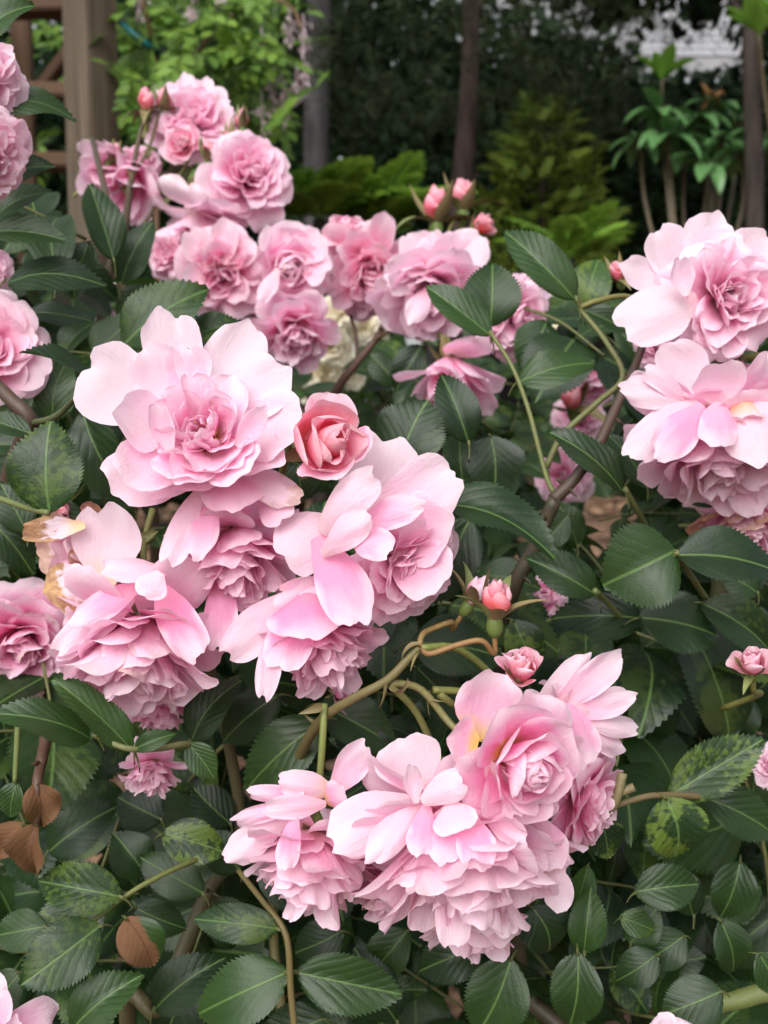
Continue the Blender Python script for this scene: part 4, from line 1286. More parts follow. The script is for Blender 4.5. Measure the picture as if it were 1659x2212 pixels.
# right side
H(RT, 1060, 704, 1066, 562, 128, .60, nrm=(.1, .3, 1), light=.25); H(RT, 1060, 722, 926, 610, 88, .585, nrm=(-.2, .5, .9), light=.4); H(RT, 1246, 642, 1102, 482, 100, .61, nrm=(-.4, .6, .7), light=.22)
H(RT, 1262, 668, 1296, 552, 92, .63, light=.5, blotch=.9); H(RT, 1250, 664, 1368, 716, 52, .62, light=.25); H(RT, 1118, 822, 1284, 764, 96, .60, light=.22); H(RT, 1352, 1058, 1202, 912, 96, .55, light=.05)
H(RT, 1462, 1188, 1308, 1262, 190, .50, nrm=(-.1, .2, 1), light=.02, var=3); H(RT, 1462, 1196, 1690, 1222, 140, .50, light=.0, var=4); H(RT, 1290, 1282, 1146, 1196, 96, .53, light=.1); H(RT, 1392, 1330, 1202, 1312, 116, .55)
H(RT, 1382, 1332, 1564, 1368, 140, .54); H(RT, 1520, 1300, 1690, 1400, 110, .54, light=.08, blotch=.3); H(RT, 1330, 1430, 1310, 1580, 110, .57); H(RT, 1400, 1450, 1260, 1440, 100, .58); H(RT, 1420, 1480, 1400, 1620, 110, .60)
H(RT, 1446, 1718, 1650, 1596, 116, .50, light=.2, blotch=.75); H(RT, 1440, 1724, 1472, 1866, 142, .455, nrm=(.1, .3, 1), light=.16, blotch=1.0, var=1); H(RT, 1526, 1722, 1690, 1800, 110, .52); H(RT, 1372, 1926, 1516, 1908, 98, .47, light=.22)
H(RT, 1300, 1770, 1318, 1856, 92, .50, light=.1, blotch=.8); H(RT, 1262, 2060, 1280, 1926, 84, .48, light=.2); H(RT, 1150, 1960, 1200, 2066, 118, .48, nrm=(0, .5, 1), light=.03); H(RT, 1270, 1870, 1240, 1970, 60, .50, light=.45)
H(FR, 1044, 2040, 900, 2098, 108, .50, light=.02); H(FR, 1104, 2072, 1030, 2240, 140, .47, light=.08); H(FR, 1248, 2060, 1226, 2230, 116, .465, light=.2); H(RT, 1420, 2060, 1330, 2120, 84, .49, light=.15); H(RT, 1360, 2040, 1420, 1960, 84, .50, light=.12)
H(RT, 1340, 1980, 1420, 2010, 60, .49, light=.35, blotch=.4); H(RT, 1480, 2020, 1390, 2080, 90, .50, light=.1); H(RT, 1560, 1990, 1600, 2110, 90, .52, light=.06); H(RT, 1640, 2060, 1690, 2150, 80, .46, light=.3)
H(RT, 1600, 1860, 1560, 1990, 96, .54); H(RT, 1500, 1980, 1480, 1880, 80, .56); H(RT, 1560, 2140, 1430, 2190, 110, .46, light=.12, nrm=(0, .8, .7)); H(RT, 1620, 1500, 1560, 1610, 96, .60); H(RT, 1330, 1580, 1380, 1700, 90, .60)
H(RT, 1560, 870, 1400, 830, 70, .70); H(RT, 1400, 1050, 1330, 930, 70, .64, light=.1); H(RT, 1230, 1110, 1160, 1190, 70, .60, light=.08); H(RT, 1250, 1180, 1210, 1080, 76, .62, light=.1); H(RT, 1640, 1280, 1560, 1230, 80, .56)
H(RT, 1330, 700, 1400, 800, 60, .70, light=.2); H(BK, 860, 830, 800, 760, 70, .90, light=.0); H(BK, 910, 745, 850, 840, 70, .86)

# compound leaves filling the bushes behind those
fill_rng = np.random.default_rng(17)
SPR = []
for k in range(4):
    Lr = .085 + .008 * k
    V, F, UV = tube_data([np.array((0, 0, 0)), np.array((0, Lr * .5, .006)), np.array((0, Lr, 0))], .0012, .0008, 5, 4)
    SPR.append((mesh_of('leaf_stalk', V, F, MAT_STEM, UV), Lr))


def spray(b, p, yd, nn, s=1.0, blotch=0.0, light=0.0, cnt=5):
    k = int(fill_rng.integers(0, 4))
    me, Lr = SPR[k]
    st = obj('leaf_stalk', me, b, M4(frame(yd, nn), p - off(b), (s, s, s)), (0.11, 0.13, 0.045, 1))
    sp = [(0, 1.0, 0, .052), (1, .66, 62, .045), (-1, .66, 62, .045), (1, .32, 72, .038), (-1, .32, 72, .038)][:cnt]
    for side, f, ang, L in sp:
        a = R(ang) * side + fill_rng.normal(0, .14)
        y = np.array((math.sin(a), math.cos(a), fill_rng.normal(-.12, .18)))
        L = L * fill_rng.uniform(.85, 1.2)
        z = np.array((-.25 * side + fill_rng.normal(0, .2), fill_rng.normal(0, .2), 1))
        w = L * fill_rng.uniform(.88, 1.15)
        obj('leaflet', LEAVES[int(fill_rng.integers(0, 12))], st, M4(frame(y, z), (0, Lr * f, .002), (w, L, L)),
            (max(0, blotch + fill_rng.normal(0, .15)), 0, max(0, light + fill_rng.normal(0, .07)), 1))
    return st


def bush_top(x):
    """upper outline of the mass of rose leaves, in the photograph's rows"""
    return np.interp(x, [-100, 90, 200, 330, 450, 620, 700, 860, 1000, 1150, 1260, 1340, 1420, 1800], [330, 380, 480, 560, 660, 760, 800, 760, 700, 640, 620, 700, 700, 640])


def near_limit(x, y):
    """no filling leaf may stand nearer than this, so that the flowers stay clear"""
    if y < 900 and 230 < x < 1190:
        return 1.02 if not (560 < x < 940 and 560 < y) else 1.75
    if 560 < x < 940 and 900 <= y < 1060:
        return 1.4
    if 1120 < x < 1400 and 740 < y < 1110:
        return 1.15
    if y < 1200:
        return .64 if x < 250 or x > 1190 else .68
    return .575


def place_fill(n_sp, dmin, dmax, boxes, light):
    made = 0
    while made < n_sp:
        x, y = fill_rng.uniform(boxes[0], boxes[2]), fill_rng.uniform(boxes[1], boxes[3])
        d = fill_rng.uniform(dmin, dmax)
        if y < bush_top(x) + 60 or d < .1 or d < near_limit(x, y) + .01:
            continue
        if 1180 < x < 1380 and 850 < y < 1250 and fill_rng.random() < .75:                # the gap where the mulch shows
            continue
        b = B_LEFT if x < 300 and y < 1150 else (B_RIGHT if x > 1130 else B_FRONT)
        if d > .92:
            b = B_BACK
        yd = unit((fill_rng.normal(0, .8), fill_rng.normal(-.45, .5), fill_rng.normal(-.15, .5)))
        nn = unit((fill_rng.normal(0, .45), -.55 + fill_rng.normal(0, .3), .85))
        p = P(x, y, d)
        if p[2] < .05:
            continue
        spray(b, p - yd * .05, yd, nn, fill_rng.uniform(.65, 1.3), .3 * (fill_rng.random() < .3), light + fill_rng.uniform(0, .12))
        made += 1


place_fill(62, .59, .72, (-60, 1150, 1720, 2260), .02)
place_fill(46, .70, .90, (-60, 1000, 1720, 2260), .02)
place_fill(20, .64, .85, (-60, 420, 280, 1200), .08)
place_fill(20, .66, .90, (1080, 640, 1720, 1250), .10)
place_fill(40, 1.03, 1.45, (200, 560, 1420, 1100), .14)

cr_ = np.random.default_rng(19)
for k in range(26):
    x, y = cr_.uniform(620, 960), cr_.uniform(680, 960)
    yd = unit((cr_.normal(0, .8), cr_.normal(-.5, .4), cr_.normal(0, .4)))
    spray(B_CREAM, P(x, y, cr_.uniform(1.62, 1.9)), yd, unit((cr_.normal(0, .4), -.5, .9)), 1.2, 0, .55)

# leaves deeper in, past the ones that can be picked apart
for b, n_, (x0, y0_, x1, y1_), (d0, d1), seed in ((B_FRONT, 900, (-100, 1250, 1760, 2500), (.80, 1.15), 1), (B_BACK, 1100, (-60, 620, 1720, 1500), (1.05, 1.6), 2), (B_LEFT, 160, (-150, 450, 240, 1200), (.85, 1.2), 3), (B_RIGHT, 200, (1250, 760, 1760, 1300), (.85, 1.15), 4)):
    rg = np.random.default_rng(300 + seed)
    locs = []
    while len(locs) < n_:
        x, y, d = rg.uniform(x0, x1), rg.uniform(y0_, y1_), rg.uniform(d0, d1)
        if y < bush_top(x) + 90 or (1120 < x < 1400 and 740 < y < 1230 and d < 1.3) or (1200 < x < 1360 and 900 < y < 1230) or (600 < x < 900 and y < 900 and d < 1.75):
            continue
        q = P(x, y, d)
        if q[2] > .08:
            locs.append(q)
    locs = np.array(locs)
    parts = []
    for k in range(3):
        L = locs[k::3]
        m = len(L)
        yd = rg.normal(0, 1, (m, 3)) * (.8, .5, .5) + (0, -.4, -.15)
        parts.append(scatter(LEAF_LOW[k], L, yd, rg.normal(0, .45, (m, 3)) + (0, -.5, .85), rg.uniform(.036, .058, m)))
    V, F, UV = joined(parts)
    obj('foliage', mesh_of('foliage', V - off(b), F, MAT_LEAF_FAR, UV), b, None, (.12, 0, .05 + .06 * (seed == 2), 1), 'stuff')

# ------------------------------------------------------------------ the pink roses, nearest clusters first
GN = 'pink roses'
hi = (11, 12)
def hpl(ox, oy, k, rows):
    """petals measured on an enlarged part of the photograph: stalk end, tip, width, pinkness, side shown, depth of base and tip (mm)"""
    out = []
    for r in rows:
        bx, by, tx, ty, w, pk, fc, db, dt = r[:9]
        ex = dict(r[9]) if len(r) > 9 else {}
        ex['face'] = fc
        ex.setdefault('cup', .62 if fc < 0 else .7)
        if fc < 0:
            w *= .84
            db, dt = db + 4, dt + 8
        out.append((ox + k * bx, oy + k * by, ox + k * tx, oy + k * ty, w * k, db / 1000, dt / 1000, ex.pop('bulge', 20 if fc < 0 else 24), ex.pop('roll', .35), pk, ex))
    return out


def Z1(*rows):
    return hpl(99.5, 630.4, .56, rows)


def Z2(*rows):
    return hpl(451.2, 1360.4, .576, rows)


def Z0(*rows):
    return hpl(0, 0, 1.0, rows)


bloom('wide open pale pink rose facing the viewer with stamens showing, largest of its cluster', 'core', (325, 822, 560, 1030), .435, (.02, .42, .9), pink=.26, grad=.40, yellow=.7, seed=3, wild=1.7, stamens=True, group=GN, res=hi,
      stem=([(420, 1090, .50), (380, 1180, .51)], .0015), sepals='back', hand=Z1(
          (520, 440, 480, 75, 270, .0, 1, 22, 26, dict(notch=.10)), (640, 430, 790, 120, 290, .0, 1, 24, 30, dict(tip=.1)), (470, 450, 140, 310, 360, .0, 1, 22, 20, dict(notch=.05, roll=.5)),
          (520, 480, 370, 225, 230, .06, 1, 12, 4, dict(notch=.08)), (570, 450, 530, 200, 190, .18, 1, 10, 8, dict(notch=.1)), (660, 470, 945, 290, 300, .06, 1, 14, 8),
          (680, 520, 975, 520, 300, .06, 1, 14, -2), (500, 540, 262, 460, 260, .08, 1, 10, -8), (500, 590, 300, 740, 280, .20, 1, 8, -16, dict(roll=.5)), (520, 620, 262, 790, 330, .16, 1, 24, 6),
          (700, 560, 925, 660, 280, .16, 1, 16, -4), (640, 600, 780, 700, 260, .28, 1, 6, -14), (560, 620, 470, 720, 240, .30, 1, 4, -18), (740, 600, 850, 440, 130, .22, 1, -6, -14, dict(cup=1.1)), (480, 620, 425, 430, 110, .16, 1, -8, -12, dict(cup=1.1)),
          (610, 640, 560, 770, 300, .22, 1, 20, 2)))
bloom('ragged pink rose hanging directly beneath the wide open one', 'pomp', (375, 1030, 640, 1330), .470, (.10, -.86, .45), pink=.40, grad=.25, yellow=.2, brown=.15, seed=12, group=GN, res=hi, wild=1.15, stem=([(470, 1050, .51), (420, 1150, .52)], .0015),
      hand=Z1((690, 690, 400, 790, 130, .10, -1, -18, -40, dict(nrm=(0, .7, .7), ruf=.09)), (690, 690, 985, 790, 190, .10, -1, -20, -34, dict(brown=.5, nrm=(0, .6, .8), ruf=.09)), (710, 680, 725, 850, 290, .30, -1, -14, -44, dict(roll=.6)),
              (590, 770, 470, 1035, 140, .14, -1, -22, -42, dict(roll=.5)), (650, 800, 570, 1040, 140, .38, -1, -20, -42), (670, 1100, 670, 1370, 170, .58, -1, -4, -24, dict(roll=.5)), (820, 800, 930, 870, 170, .28, -1, -16, -36)))
bloom('pale pink rose turned aside at the right of its cluster, under the half open bud', 'full', (745, 1075, 980, 1352), .455, (.55, -.35, .78), pink=.24, grad=.22, yellow=.25, seed=21, group=GN, res=hi, stem=([(640, 1180, .52), (560, 1180, .53)], .0015),
      hand=Z1((1180, 950, 1330, 575, 330, .10, 1, 16, 20, dict(notch=.06)), (1230, 900, 1580, 700, 270, .12, 1, 4, -6, dict(notch=.06)), (1130, 900, 885, 1000, 330, .12, -1, -8, -22, dict(bulge=14)), (1060, 930, 1260, 705, 180, .10, -1, -16, -40),
              (1060, 1010, 1250, 860, 150, .14, -1, -24, -46, dict(roll=.6)), (1050, 940, 1200, 1275, 230, .56, -1, -14, -36, dict(roll=.4)), (1200, 900, 1460, 820, 150, .34, -1, -18, -38), (1300, 960, 1570, 900, 300, .22, 1, 0, -12),
              (1350, 1000, 1530, 1130, 260, .26, 1, -4, -18), (1180, 940, 1330, 1000, 160, .32, -1, -30, -46)))
bloom('heavy nodding pink rose at the lower left of its cluster, beside dried petals', 'pomp', (118, 1215, 480, 1545), .462, (-.02, -.86, .50), pink=.34, grad=.0, yellow=.15, brown=.03, seed=30, group=GN, res=hi, stem=([(310, 1180, .51), (330, 1100, .52)], .0015),
      hand=Z1((230, 1140, 225, 835, 260, .06, 1, 6, 4, dict(yel=.5, notch=.08)), (470, 1070, 215, 1080, 170, .10, -1, -16, -34, dict(nrm=(0, .7, .7))), (440, 1080, 380, 1175, 140, .12, -1, -34, -40, dict(roll=.6)), (360, 1130, 50, 1400, 170, .16, -1, -10, -26),
              (370, 1130, 90, 1280, 140, .46, -1, -22, -36, dict(roll=.7)), (440, 1130, 580, 1410, 200, .62, -1, -16, -34, dict(roll=.4)), (190, 1090, 0, 1170, 250, .05, -1, 2, -12, dict(brown=1.0, yel=.8)), (150, 900, -90, 925, 100, .0, 1, 2, -8, dict(brown=1.0, yel=.7, ruf=.12))))
bloom('nodding pink rose with cupped outer petals at the bottom of its cluster', 'pomp', (560, 1262, 832, 1505), .465, (.38, -.80, .46), pink=.40, grad=.05, yellow=.25, seed=41, group=GN, res=hi, stem=([(640, 1225, .50), (600, 1180, .53)], .0015, GREEN),
      hand=Z1((970, 1160, 705, 1390, 200, .18, -1, -4, -20, dict(roll=.5)), (1000, 1160, 1005, 1335, 320, .60, -1, -18, -40, dict(roll=.8)), (890, 1270, 840, 1560, 110, .22, -1, -16, -34), (970, 1250, 910, 1450, 220, .54, -1, -18, -34, dict(roll=.5)),
              (900, 1140, 1070, 1130, 90, .34, -1, -6, -14)))
bloom('fading rose with yellow browned petals behind the heavy nodding rose', 'bell', (45, 1110, 330, 1360), .50, (-.55, -.25, .55), pink=.10, grad=.05, yellow=.7, brown=.95, seed=52, group=GN, res=hi, stem=([(330, 1150, .54)], .0015))
bloom('pink rose with the tail of its petals showing under the heavy nodding rose', 'hang', (235, 1440, 440, 1572), .51, (0, -.9, .3), pink=.36, seed=55, group=GN, stem=([(330, 1400, .55)], .0015))
bloom('deeper pink rose cut by the edge beside the heavy nodding rose', 'full', (-110, 1262, 165, 1508), .58, (.25, -.45, .85), pink=.45, grad=.3, seed=61, group=GN, stem=([(0, 1330, .66), (-60, 1300, .68)], .0015))

bloom('biggest full pink rose hanging in the middle of the lower cluster', 'pomp', (740, 1645, 1222, 2000), .43, (.04, -.84, .54), pink=.30, grad=.0, yellow=.25, seed=70, n=76, group=GN, res=hi, stem=([(950, 1640, .47), (900, 1540, .46), (842, 1478, .447)], .0015, (0.15, 0.17, 0.05, 1)),
      hand=Z2((760, 640, 465, 790, 260, .12, -1, -10, -26, dict(notch=.05)), (790, 650, 590, 880, 150, .14, -1, -20, -38), (810, 620, 720, 405, 270, .10, 1, 8, 14, dict(ruf=.06)), (800, 650, 950, 560, 140, .12, -1, -34, -42, dict(roll=.5)),
              (780, 650, 755, 505, 80, .14, 1, -26, -28, dict(cup=1.1)), (900, 650, 945, 755, 210, .16, -1, -34, -46, dict(roll=.7)), (820, 660, 780, 855, 140, .50, -1, -30, -44, dict(roll=.6)), (910, 680, 870, 890, 170, .54, -1, -30, -44, dict(roll=.6)),
              (970, 670, 1020, 910, 170, .52, -1, -30, -44, dict(roll=.3)), (1020, 650, 1195, 810, 130, .26, -1, -24, -36), (1000, 680, 880, 480, 300, .36, 1, 6, 2), (1090, 1000, 1120, 1155, 130, .06, -1, 4, -8, dict(yel=.5))))
bloom('pink rose hanging at the left end of the lower cluster', 'pomp', (525, 1710, 805, 1985), .450, (-.06, -.92, .36), pink=.34, grad=.08, yellow=.3, seed=80, group=GN, res=hi, stem=([(697, 1600, .455), (700, 1520, .458)], .0015, (0.15, 0.20, 0.05, 1)),
      hand=Z2((300, 700, 55, 860, 160, .08, -1, -6, -22), (400, 640, 82, 715, 90, .28, -1, -6, -24, dict(roll=.6)), (440, 650, 215, 675, 105, .16, -1, -16, -34), (470, 610, 265, 560, 140, .16, -1, -4, -16, dict(ruf=.08, yel=.6)),
              (420, 630, 145, 610, 90, .42, -1, -2, -10), (450, 620, 590, 440, 120, .22, 1, 0, -6, dict(ruf=.09)), (320, 700, 285, 905, 110, .48, -1, -26, -38), (440, 650, 510, 600, 150, .34, -1, -6, -22, dict(yel=.8))))
bloom('half open deep pink rose with spiral heart and yellow petal base atop the lower cluster', 'cup', (990, 1500, 1250, 1790), .405, (.45, -.22, .86), pink=.56, grad=.30, yellow=.95, seed=90, group=GN, res=hi, stem=([(985, 1575, .45), (910, 1490, .452), (842, 1474, .447)], .0015, (0.17, 0.17, 0.06, 1)),
      hand=Z2((1020, 420, 1070, 160, 280, .30, 1, 20, 18, dict(yel=1.0)), (1010, 430, 895, 400, 190, .30, 1, 14, 8, dict(yel=1.0)), (1030, 440, 1150, 690, 150, .36, -1, 6, -8, dict(roll=.6)), (1330, 280, 1430, 500, 200, .46, -1, 22, 14, dict(yel=0))))
bloom('pale pink rose with narrow pointed petals spreading sideways from the lower cluster', 'star', (1130, 1470, 1300, 1720), .465, (.75, .10, .45), pink=.30, grad=.3, yellow=.2, seed=101, group=GN, res=hi, stem=([(1080, 1480, .48), (990, 1402, .46), (908, 1400, .447)], .0015, (0.17, 0.22, 0.05, 1)),
      hand=Z2((1230, 290, 1435, 85, 150, .10, -1, -4, 0, dict(tip=.6, cup=.9)), (1310, 290, 1548, 90, 150, .18, 1, -2, 4, dict(tip=.6, cup=1.0)), (1330, 320, 1608, 245, 130, .20, 1, -4, 2, dict(tip=.6, cup=1.0)), (1400, 350, 1606, 370, 100, .08, -1, -6, 0, dict(tip=.6)),
              (1420, 400, 1565, 450, 120, .12, -1, -6, 0), (1350, 280, 1460, 330, 110, .14, -1, -8, -4)))
bloom('deep pink rose tucked behind the narrow petalled one in the lower cluster', 'full', (1170, 1610, 1342, 1850), .475, (.75, -.35, .50), pink=.50, grad=.2, seed=111, group=GN, stem=([(1080, 1600, .50), (950, 1500, .46)], .0015))
bloom('pink rose whose petals show at the very bottom of the lower cluster', 'pomp', (870, 1880, 1165, 2052), .465, (.06, -.88, .35), pink=.40, grad=.0, seed=121, group=GN, stem=([(990, 1800, .49), (930, 1600, .47)], .0015))
bloom('small pink rose showing between the two biggest hanging ones of the lower cluster', 'hang', (740, 1790, 960, 1990), .475, (-.05, -.85, .45), pink=.36, seed=124, group=GN, stem=([(850, 1800, .49), (860, 1600, .47)], .0015))
bloom('pale pointed pink rose at the lower right of the lower cluster', 'bell', (1120, 1740, 1230, 1960), .455, (.35, -.85, .35), pink=.24, seed=127, group=GN, n=10, stem=([(1150, 1700, .49), (1040, 1560, .47)], .0015),
      hand=Z2((1290, 880, 1325, 1060, 150, .12, -1, -14, -22, dict(tip=.6)), (1230, 700, 1290, 900, 190, .28, -1, -10, -26), (1260, 820, 1340, 900, 120, .16, -1, -8, -16)))

# the stacked pair
bloom('large pale pink rose looking out over the long cane, upper of the two stacked ones', 'full', (1405, 525, 1715, 755), .56, (.15, -.10, .95), pink=.18, grad=.25, yellow=.2, seed=131, group=GN, res=hi, stem=([(1530, 690, .62), (1560, 785, .60)], .0015),
      hand=Z0((1500, 620, 1548, 455, 130, .06, 1, 14, 16), (1500, 620, 1415, 502, 120, .08, 1, 12, 10), (1500, 630, 1352, 712, 160, .06, -1, -8, -26), (1440, 620, 1336, 570, 90, .06, 1, 8, 4), (1570, 620, 1660, 515, 150, .10, 1, 10, 10),
              (1480, 640, 1470, 560, 60, .10, 1, -18, -24, dict(cup=1.1)), (1600, 620, 1740, 600, 150, .08, 1, 6, 0), (1490, 620, 1580, 500, 130, .10, 1, 8, 4)))
bloom('large nodding pink rose under the pale one, lower of the two stacked ones', 'pomp', (1345, 800, 1750, 1090), .54, (.05, -.86, .50), pink=.32, grad=.05, yellow=.3, seed=141, group=GN, res=hi, stem=([(1565, 790, .59), (1560, 740, .60)], .0015),
      hand=Z0((1500, 865, 1338, 838, 90, .08, -1, -20, -36), (1530, 860, 1425, 750, 140, .10, 1, 0, -4), (1550, 870, 1560, 785, 120, .12, 1, -16, -30), (1510, 868, 1360, 985, 110, .14, -1, -24, -42), (1600, 860, 1655, 1000, 150, .10, -1, -28, -48, dict(yel=.6)),
              (1520, 875, 1415, 990, 100, .50, -1, -32, -48, dict(roll=.6)), (1560, 870, 1545, 965, 110, .40, -1, -36, -52, dict(roll=.6)), (1480, 860, 1395, 800, 60, .16, -1, -24, -36), (1610, 850, 1720, 900, 120, .14, -1, -24, -44), (1460, 900, 1385, 935, 60, .2, -1, -14, -30)))
bloom('withering pink rose with brown rims beneath the stacked pair', 'pomp', (1462, 1030, 1760, 1185), .58, (.1, -.85, .45), pink=.38, brown=.75, seed=151, group=GN, stem=([(1600, 980, .63)], .0015))
bloom('pink rose glimpsed between the stacked pair and the cane', 'full', (1375, 700, 1480, 800), .66, (-.2, .1, .9), pink=.42, seed=155, group=GN)

# left edge
bloom('pink rose with a deep coral heart cut by the left edge', 'open', (-160, 616, 88, 874), .58, (.40, .05, .9), pink=.34, grad=.6, coral=.08, yellow=.4, seed=161, group=GN, stem=([(-60, 800, .64)], .0015))
bloom('pale rose petals entering at the top left corner', 'full', (-150, 98, 62, 232), .55, (.5, -.1, .8), pink=.14, grad=.2, seed=171, group=GN, stem=([(-80, 200, .60)], .0016))
bloom('pale pink rose below the corner one at the left edge', 'hang', (-170, 232, 72, 400), .545, (.45, -.55, .65), pink=.20, grad=.2, seed=181, group=GN, stem=([(-100, 250, .60)], .0016))
bloom('pink petal tips just inside the left edge beside grey green leaves', 'full', (-120, 530, 34, 625), .64, (.5, 0, .8), pink=.3, seed=185, group=GN)

# tall cluster farther back
GB = 'pink roses of the tall back cluster'
bloom('topmost pink rose of the tall cluster, its petals raised', 'full', (328, 155, 502, 372), .99, (.10, .35, .75), pink=0.18, grad=.3, seed=201, group=GB, wild=1.5, stem=([(410, 370, 1.03), (350, 440, 1.0)], .0018), hand=Z0((420, 270, 400, 155, 60, .10, 1, 6, 10), (430, 270, 450, 165, 56, .10, 1, 6, 10), (440, 280, 495, 225, 60, .14, 1, 4, 2), (390, 280, 335, 260, 64, .06, 1, -4, -16), (400, 270, 365, 215, 50, .06, 1, 0, -8)))
bloom('small deep coral rose opening in front of the topmost one', 'cup', (352, 262, 440, 352), .95, (-.1, .1, .95), pink=0.63, coral=.35, seed=205, group=GB, wild=1.5, stem=([(395, 370, .97), (350, 420, .97)], .0015))
bloom('pink rose with a deep ruffled heart facing right in the tall cluster', 'full', (438, 283, 624, 482), .94, (.45, .05, .88), pink=0.30, grad=.45, yellow=.6, seed=211, group=GB, wild=1.5, stem=([(440, 420, .99)], .0016), hand=Z0((530, 380, 520, 284, 80, .12, 1, 4, 6), (520, 390, 442, 370, 90, .14, 1, 4, 0, dict(yel=.7)), (550, 380, 605, 330, 80, .14, 1, 4, 6)))
bloom('drooping pink rose with a deep throat beside the arbor post', 'bell', (165, 318, 350, 475), .97, (-.3, -.5, .6), pink=0.38, grad=.5, seed=221, group=GB, wild=1.5, stem=([(285, 385, .98)], .0016))
bloom('small deep pink rose above the drooping one by the arbor post', 'full', (255, 308, 345, 400), .985, (.1, .3, .8), pink=0.48, grad=.3, seed=225, group=GB, wild=1.5)
bloom('pale rose seen from behind with petals spread like a fan in the tall cluster', 'hang', (325, 412, 548, 570), .955, (.05, -.93, -.1), pink=0.05, grad=.2, seed=231, group=GB, wild=1.5, n=34, stem=([(415, 412, .97)], .0016, GREEN))
bloom('pale rose with a yellow throat half behind the salmon one', 'full', (316, 490, 420, 606), .935, (-.4, .0, .85), pink=0.18, yellow=.9, coral=.1, seed=241, group=GB, wild=1.5)
bloom('salmon pink rose with raised petals in the middle of the tall cluster', 'full', (388, 474, 562, 690), .885, (.0, -.28, .9), pink=0.34, grad=.3, coral=.12, seed=251, group=GB, wild=1.5, hand=Z0((475, 580, 490, 472, 70, .12, 1, -8, -14), (450, 580, 410, 500, 70, .10, 1, -8, -14), (500, 580, 545, 520, 64, .10, 1, -6, -12), (440, 610, 395, 590, 70, .18, 1, -10, -20)))
bloom('bright pink rose with a cupped petal at the right of the tall cluster', 'cup', (540, 484, 716, 655), .895, (.15, -.25, .9), pink=0.36, grad=.3, yellow=.7, seed=261, n=30, group=GB, wild=1.5, hand=Z0((610, 570, 580, 486, 74, .10, 1, -4, -10), (640, 570, 690, 500, 90, .12, 1, -4, -8), (600, 580, 565, 650, 46, .12, -1, -26, -40), (650, 580, 715, 580, 90, .16, 1, -2, -14)))
bloom('mauve pink rose hanging at the foot of the tall cluster', 'pomp', (536, 622, 714, 815), .88, (.1, -.68, .65), pink=0.43, grad=.1, seed=271, group=GB, wild=1.5)
bloom('pink rose peeping out below the salmon one', 'hang', (500, 590, 590, 700), .92, (0, -.7, .6), pink=0.34, seed=275, group=GB, wild=1.5)

# middle distance
GM = 'pink roses in the middle distance'
bloom('narrow salmon pink rose beside the round pink bud', 'pomp', (745, 480, 860, 678), .93, (.05, -.62, .7), pink=0.43, grad=.2, coral=.2, seed=301, group=GM, wild=1.4, fit='h')
bloom('pale pink rose behind the pair of raised leaves', 'pomp', (828, 498, 1055, 748), .86, (.02, -.72, .66), pink=0.14, grad=.3, yellow=.35, seed=311, group=GM, wild=1.4, stem=([(940, 600, .92)], .0016), hand=Z0((930, 600, 880, 505, 90, .04, 1, -4, -10), (950, 600, 935, 500, 60, .08, 1, -4, -8), (960, 600, 1040, 510, 100, .06, 1, -4, -8), (920, 610, 830, 600, 90, .06, -1, -14, -30), (930, 620, 880, 700, 60, .16, -1, -26, -42)))
bloom('pale pink rose half hidden by the raised leaves', 'full', (1040, 578, 1186, 790), .84, (.45, -.3, .8), pink=0.16, grad=.3, seed=321, group=GM, wild=1.4)
bloom('bright mauve pink rose drooping like a bell under the raised leaves', 'droop', (865, 735, 1082, 905), .84, (.05, -.9, .40), pink=0.38, grad=.2, seed=331, group=GM, wild=1.4, stem=([(945, 720, .86)], .0016))
bloom('small shaded pink rose low in the gap by the long cane', 'full', (1160, 965, 1280, 1090), .98, (-.1, -.1, .9), pink=0.33, seed=341, group=GM, wild=1.4)
bloom('small bright pink rose behind the slanting cane', 'full', (1200, 845, 1305, 965), .98, (0, .1, .9), pink=0.36, seed=345, group=GM, wild=1.4)
bloom('pale pink rose drooping behind the slanting cane', 'bell', (1235, 770, 1350, 885), .93, (.2, -.7, .5), pink=0.14, seed=349, group=GM, wild=1.4)
bloom('mauve pink rose in the shade beneath the left leaves', 'pomp', (250, 1605, 414, 1708), .50, (.05, -.75, .6), pink=0.43, grad=.1, seed=355, group=GM, wild=1.4)
bloom('deep pink rose half hidden in the shade right of the two green buds', 'cup', (1125, 1250, 1226, 1338), .72, (-.1, .25, .9), pink=0.60, seed=361, group=GM, wild=1.4)
bloom('scrap of pink rose low at the right edge', 'full', (1622, 1612, 1720, 1700), .56, (-.4, .2, .8), pink=0.13, seed=365, group=GM, wild=1.4)
bloom('pink rose petals entering at the bottom left corner', 'star', (-200, 2150, 92, 2440), .43, (.35, .45, .8), pink=0.20, seed=371, group=GM, wild=1.4)
bloom('pale pink petals entering at the bottom edge on the right', 'full', (1410, 2200, 1510, 2320), .43, (.0, .6, .7), pink=0.05, grad=.1, seed=375, group=GM, wild=1.4)
bloom('tiny striped pink petals by the cane between the two clusters', 'bell', (706, 1478, 776, 1530), .52, (.5, .2, .7), pink=0.28, n=6, seed=378, group=GM, wild=1.4)
bloom('pale petal scrap behind the big leaf above the wide open rose', 'full', (205, 670, 262, 750), .80, (-.3, .1, .8), pink=0.05, n=20, seed=379, group=GM, wild=1.4)

# buds
GBUD = 'rose buds'
def bud(label, kind, box, depth, axis, **kw):
    kw.setdefault('sepals', 'half')
    kw.setdefault('yellow', .3)
    bloom(label, kind, box, depth, axis, name='rose_bud', cat='rose bud', group=GBUD, **kw)


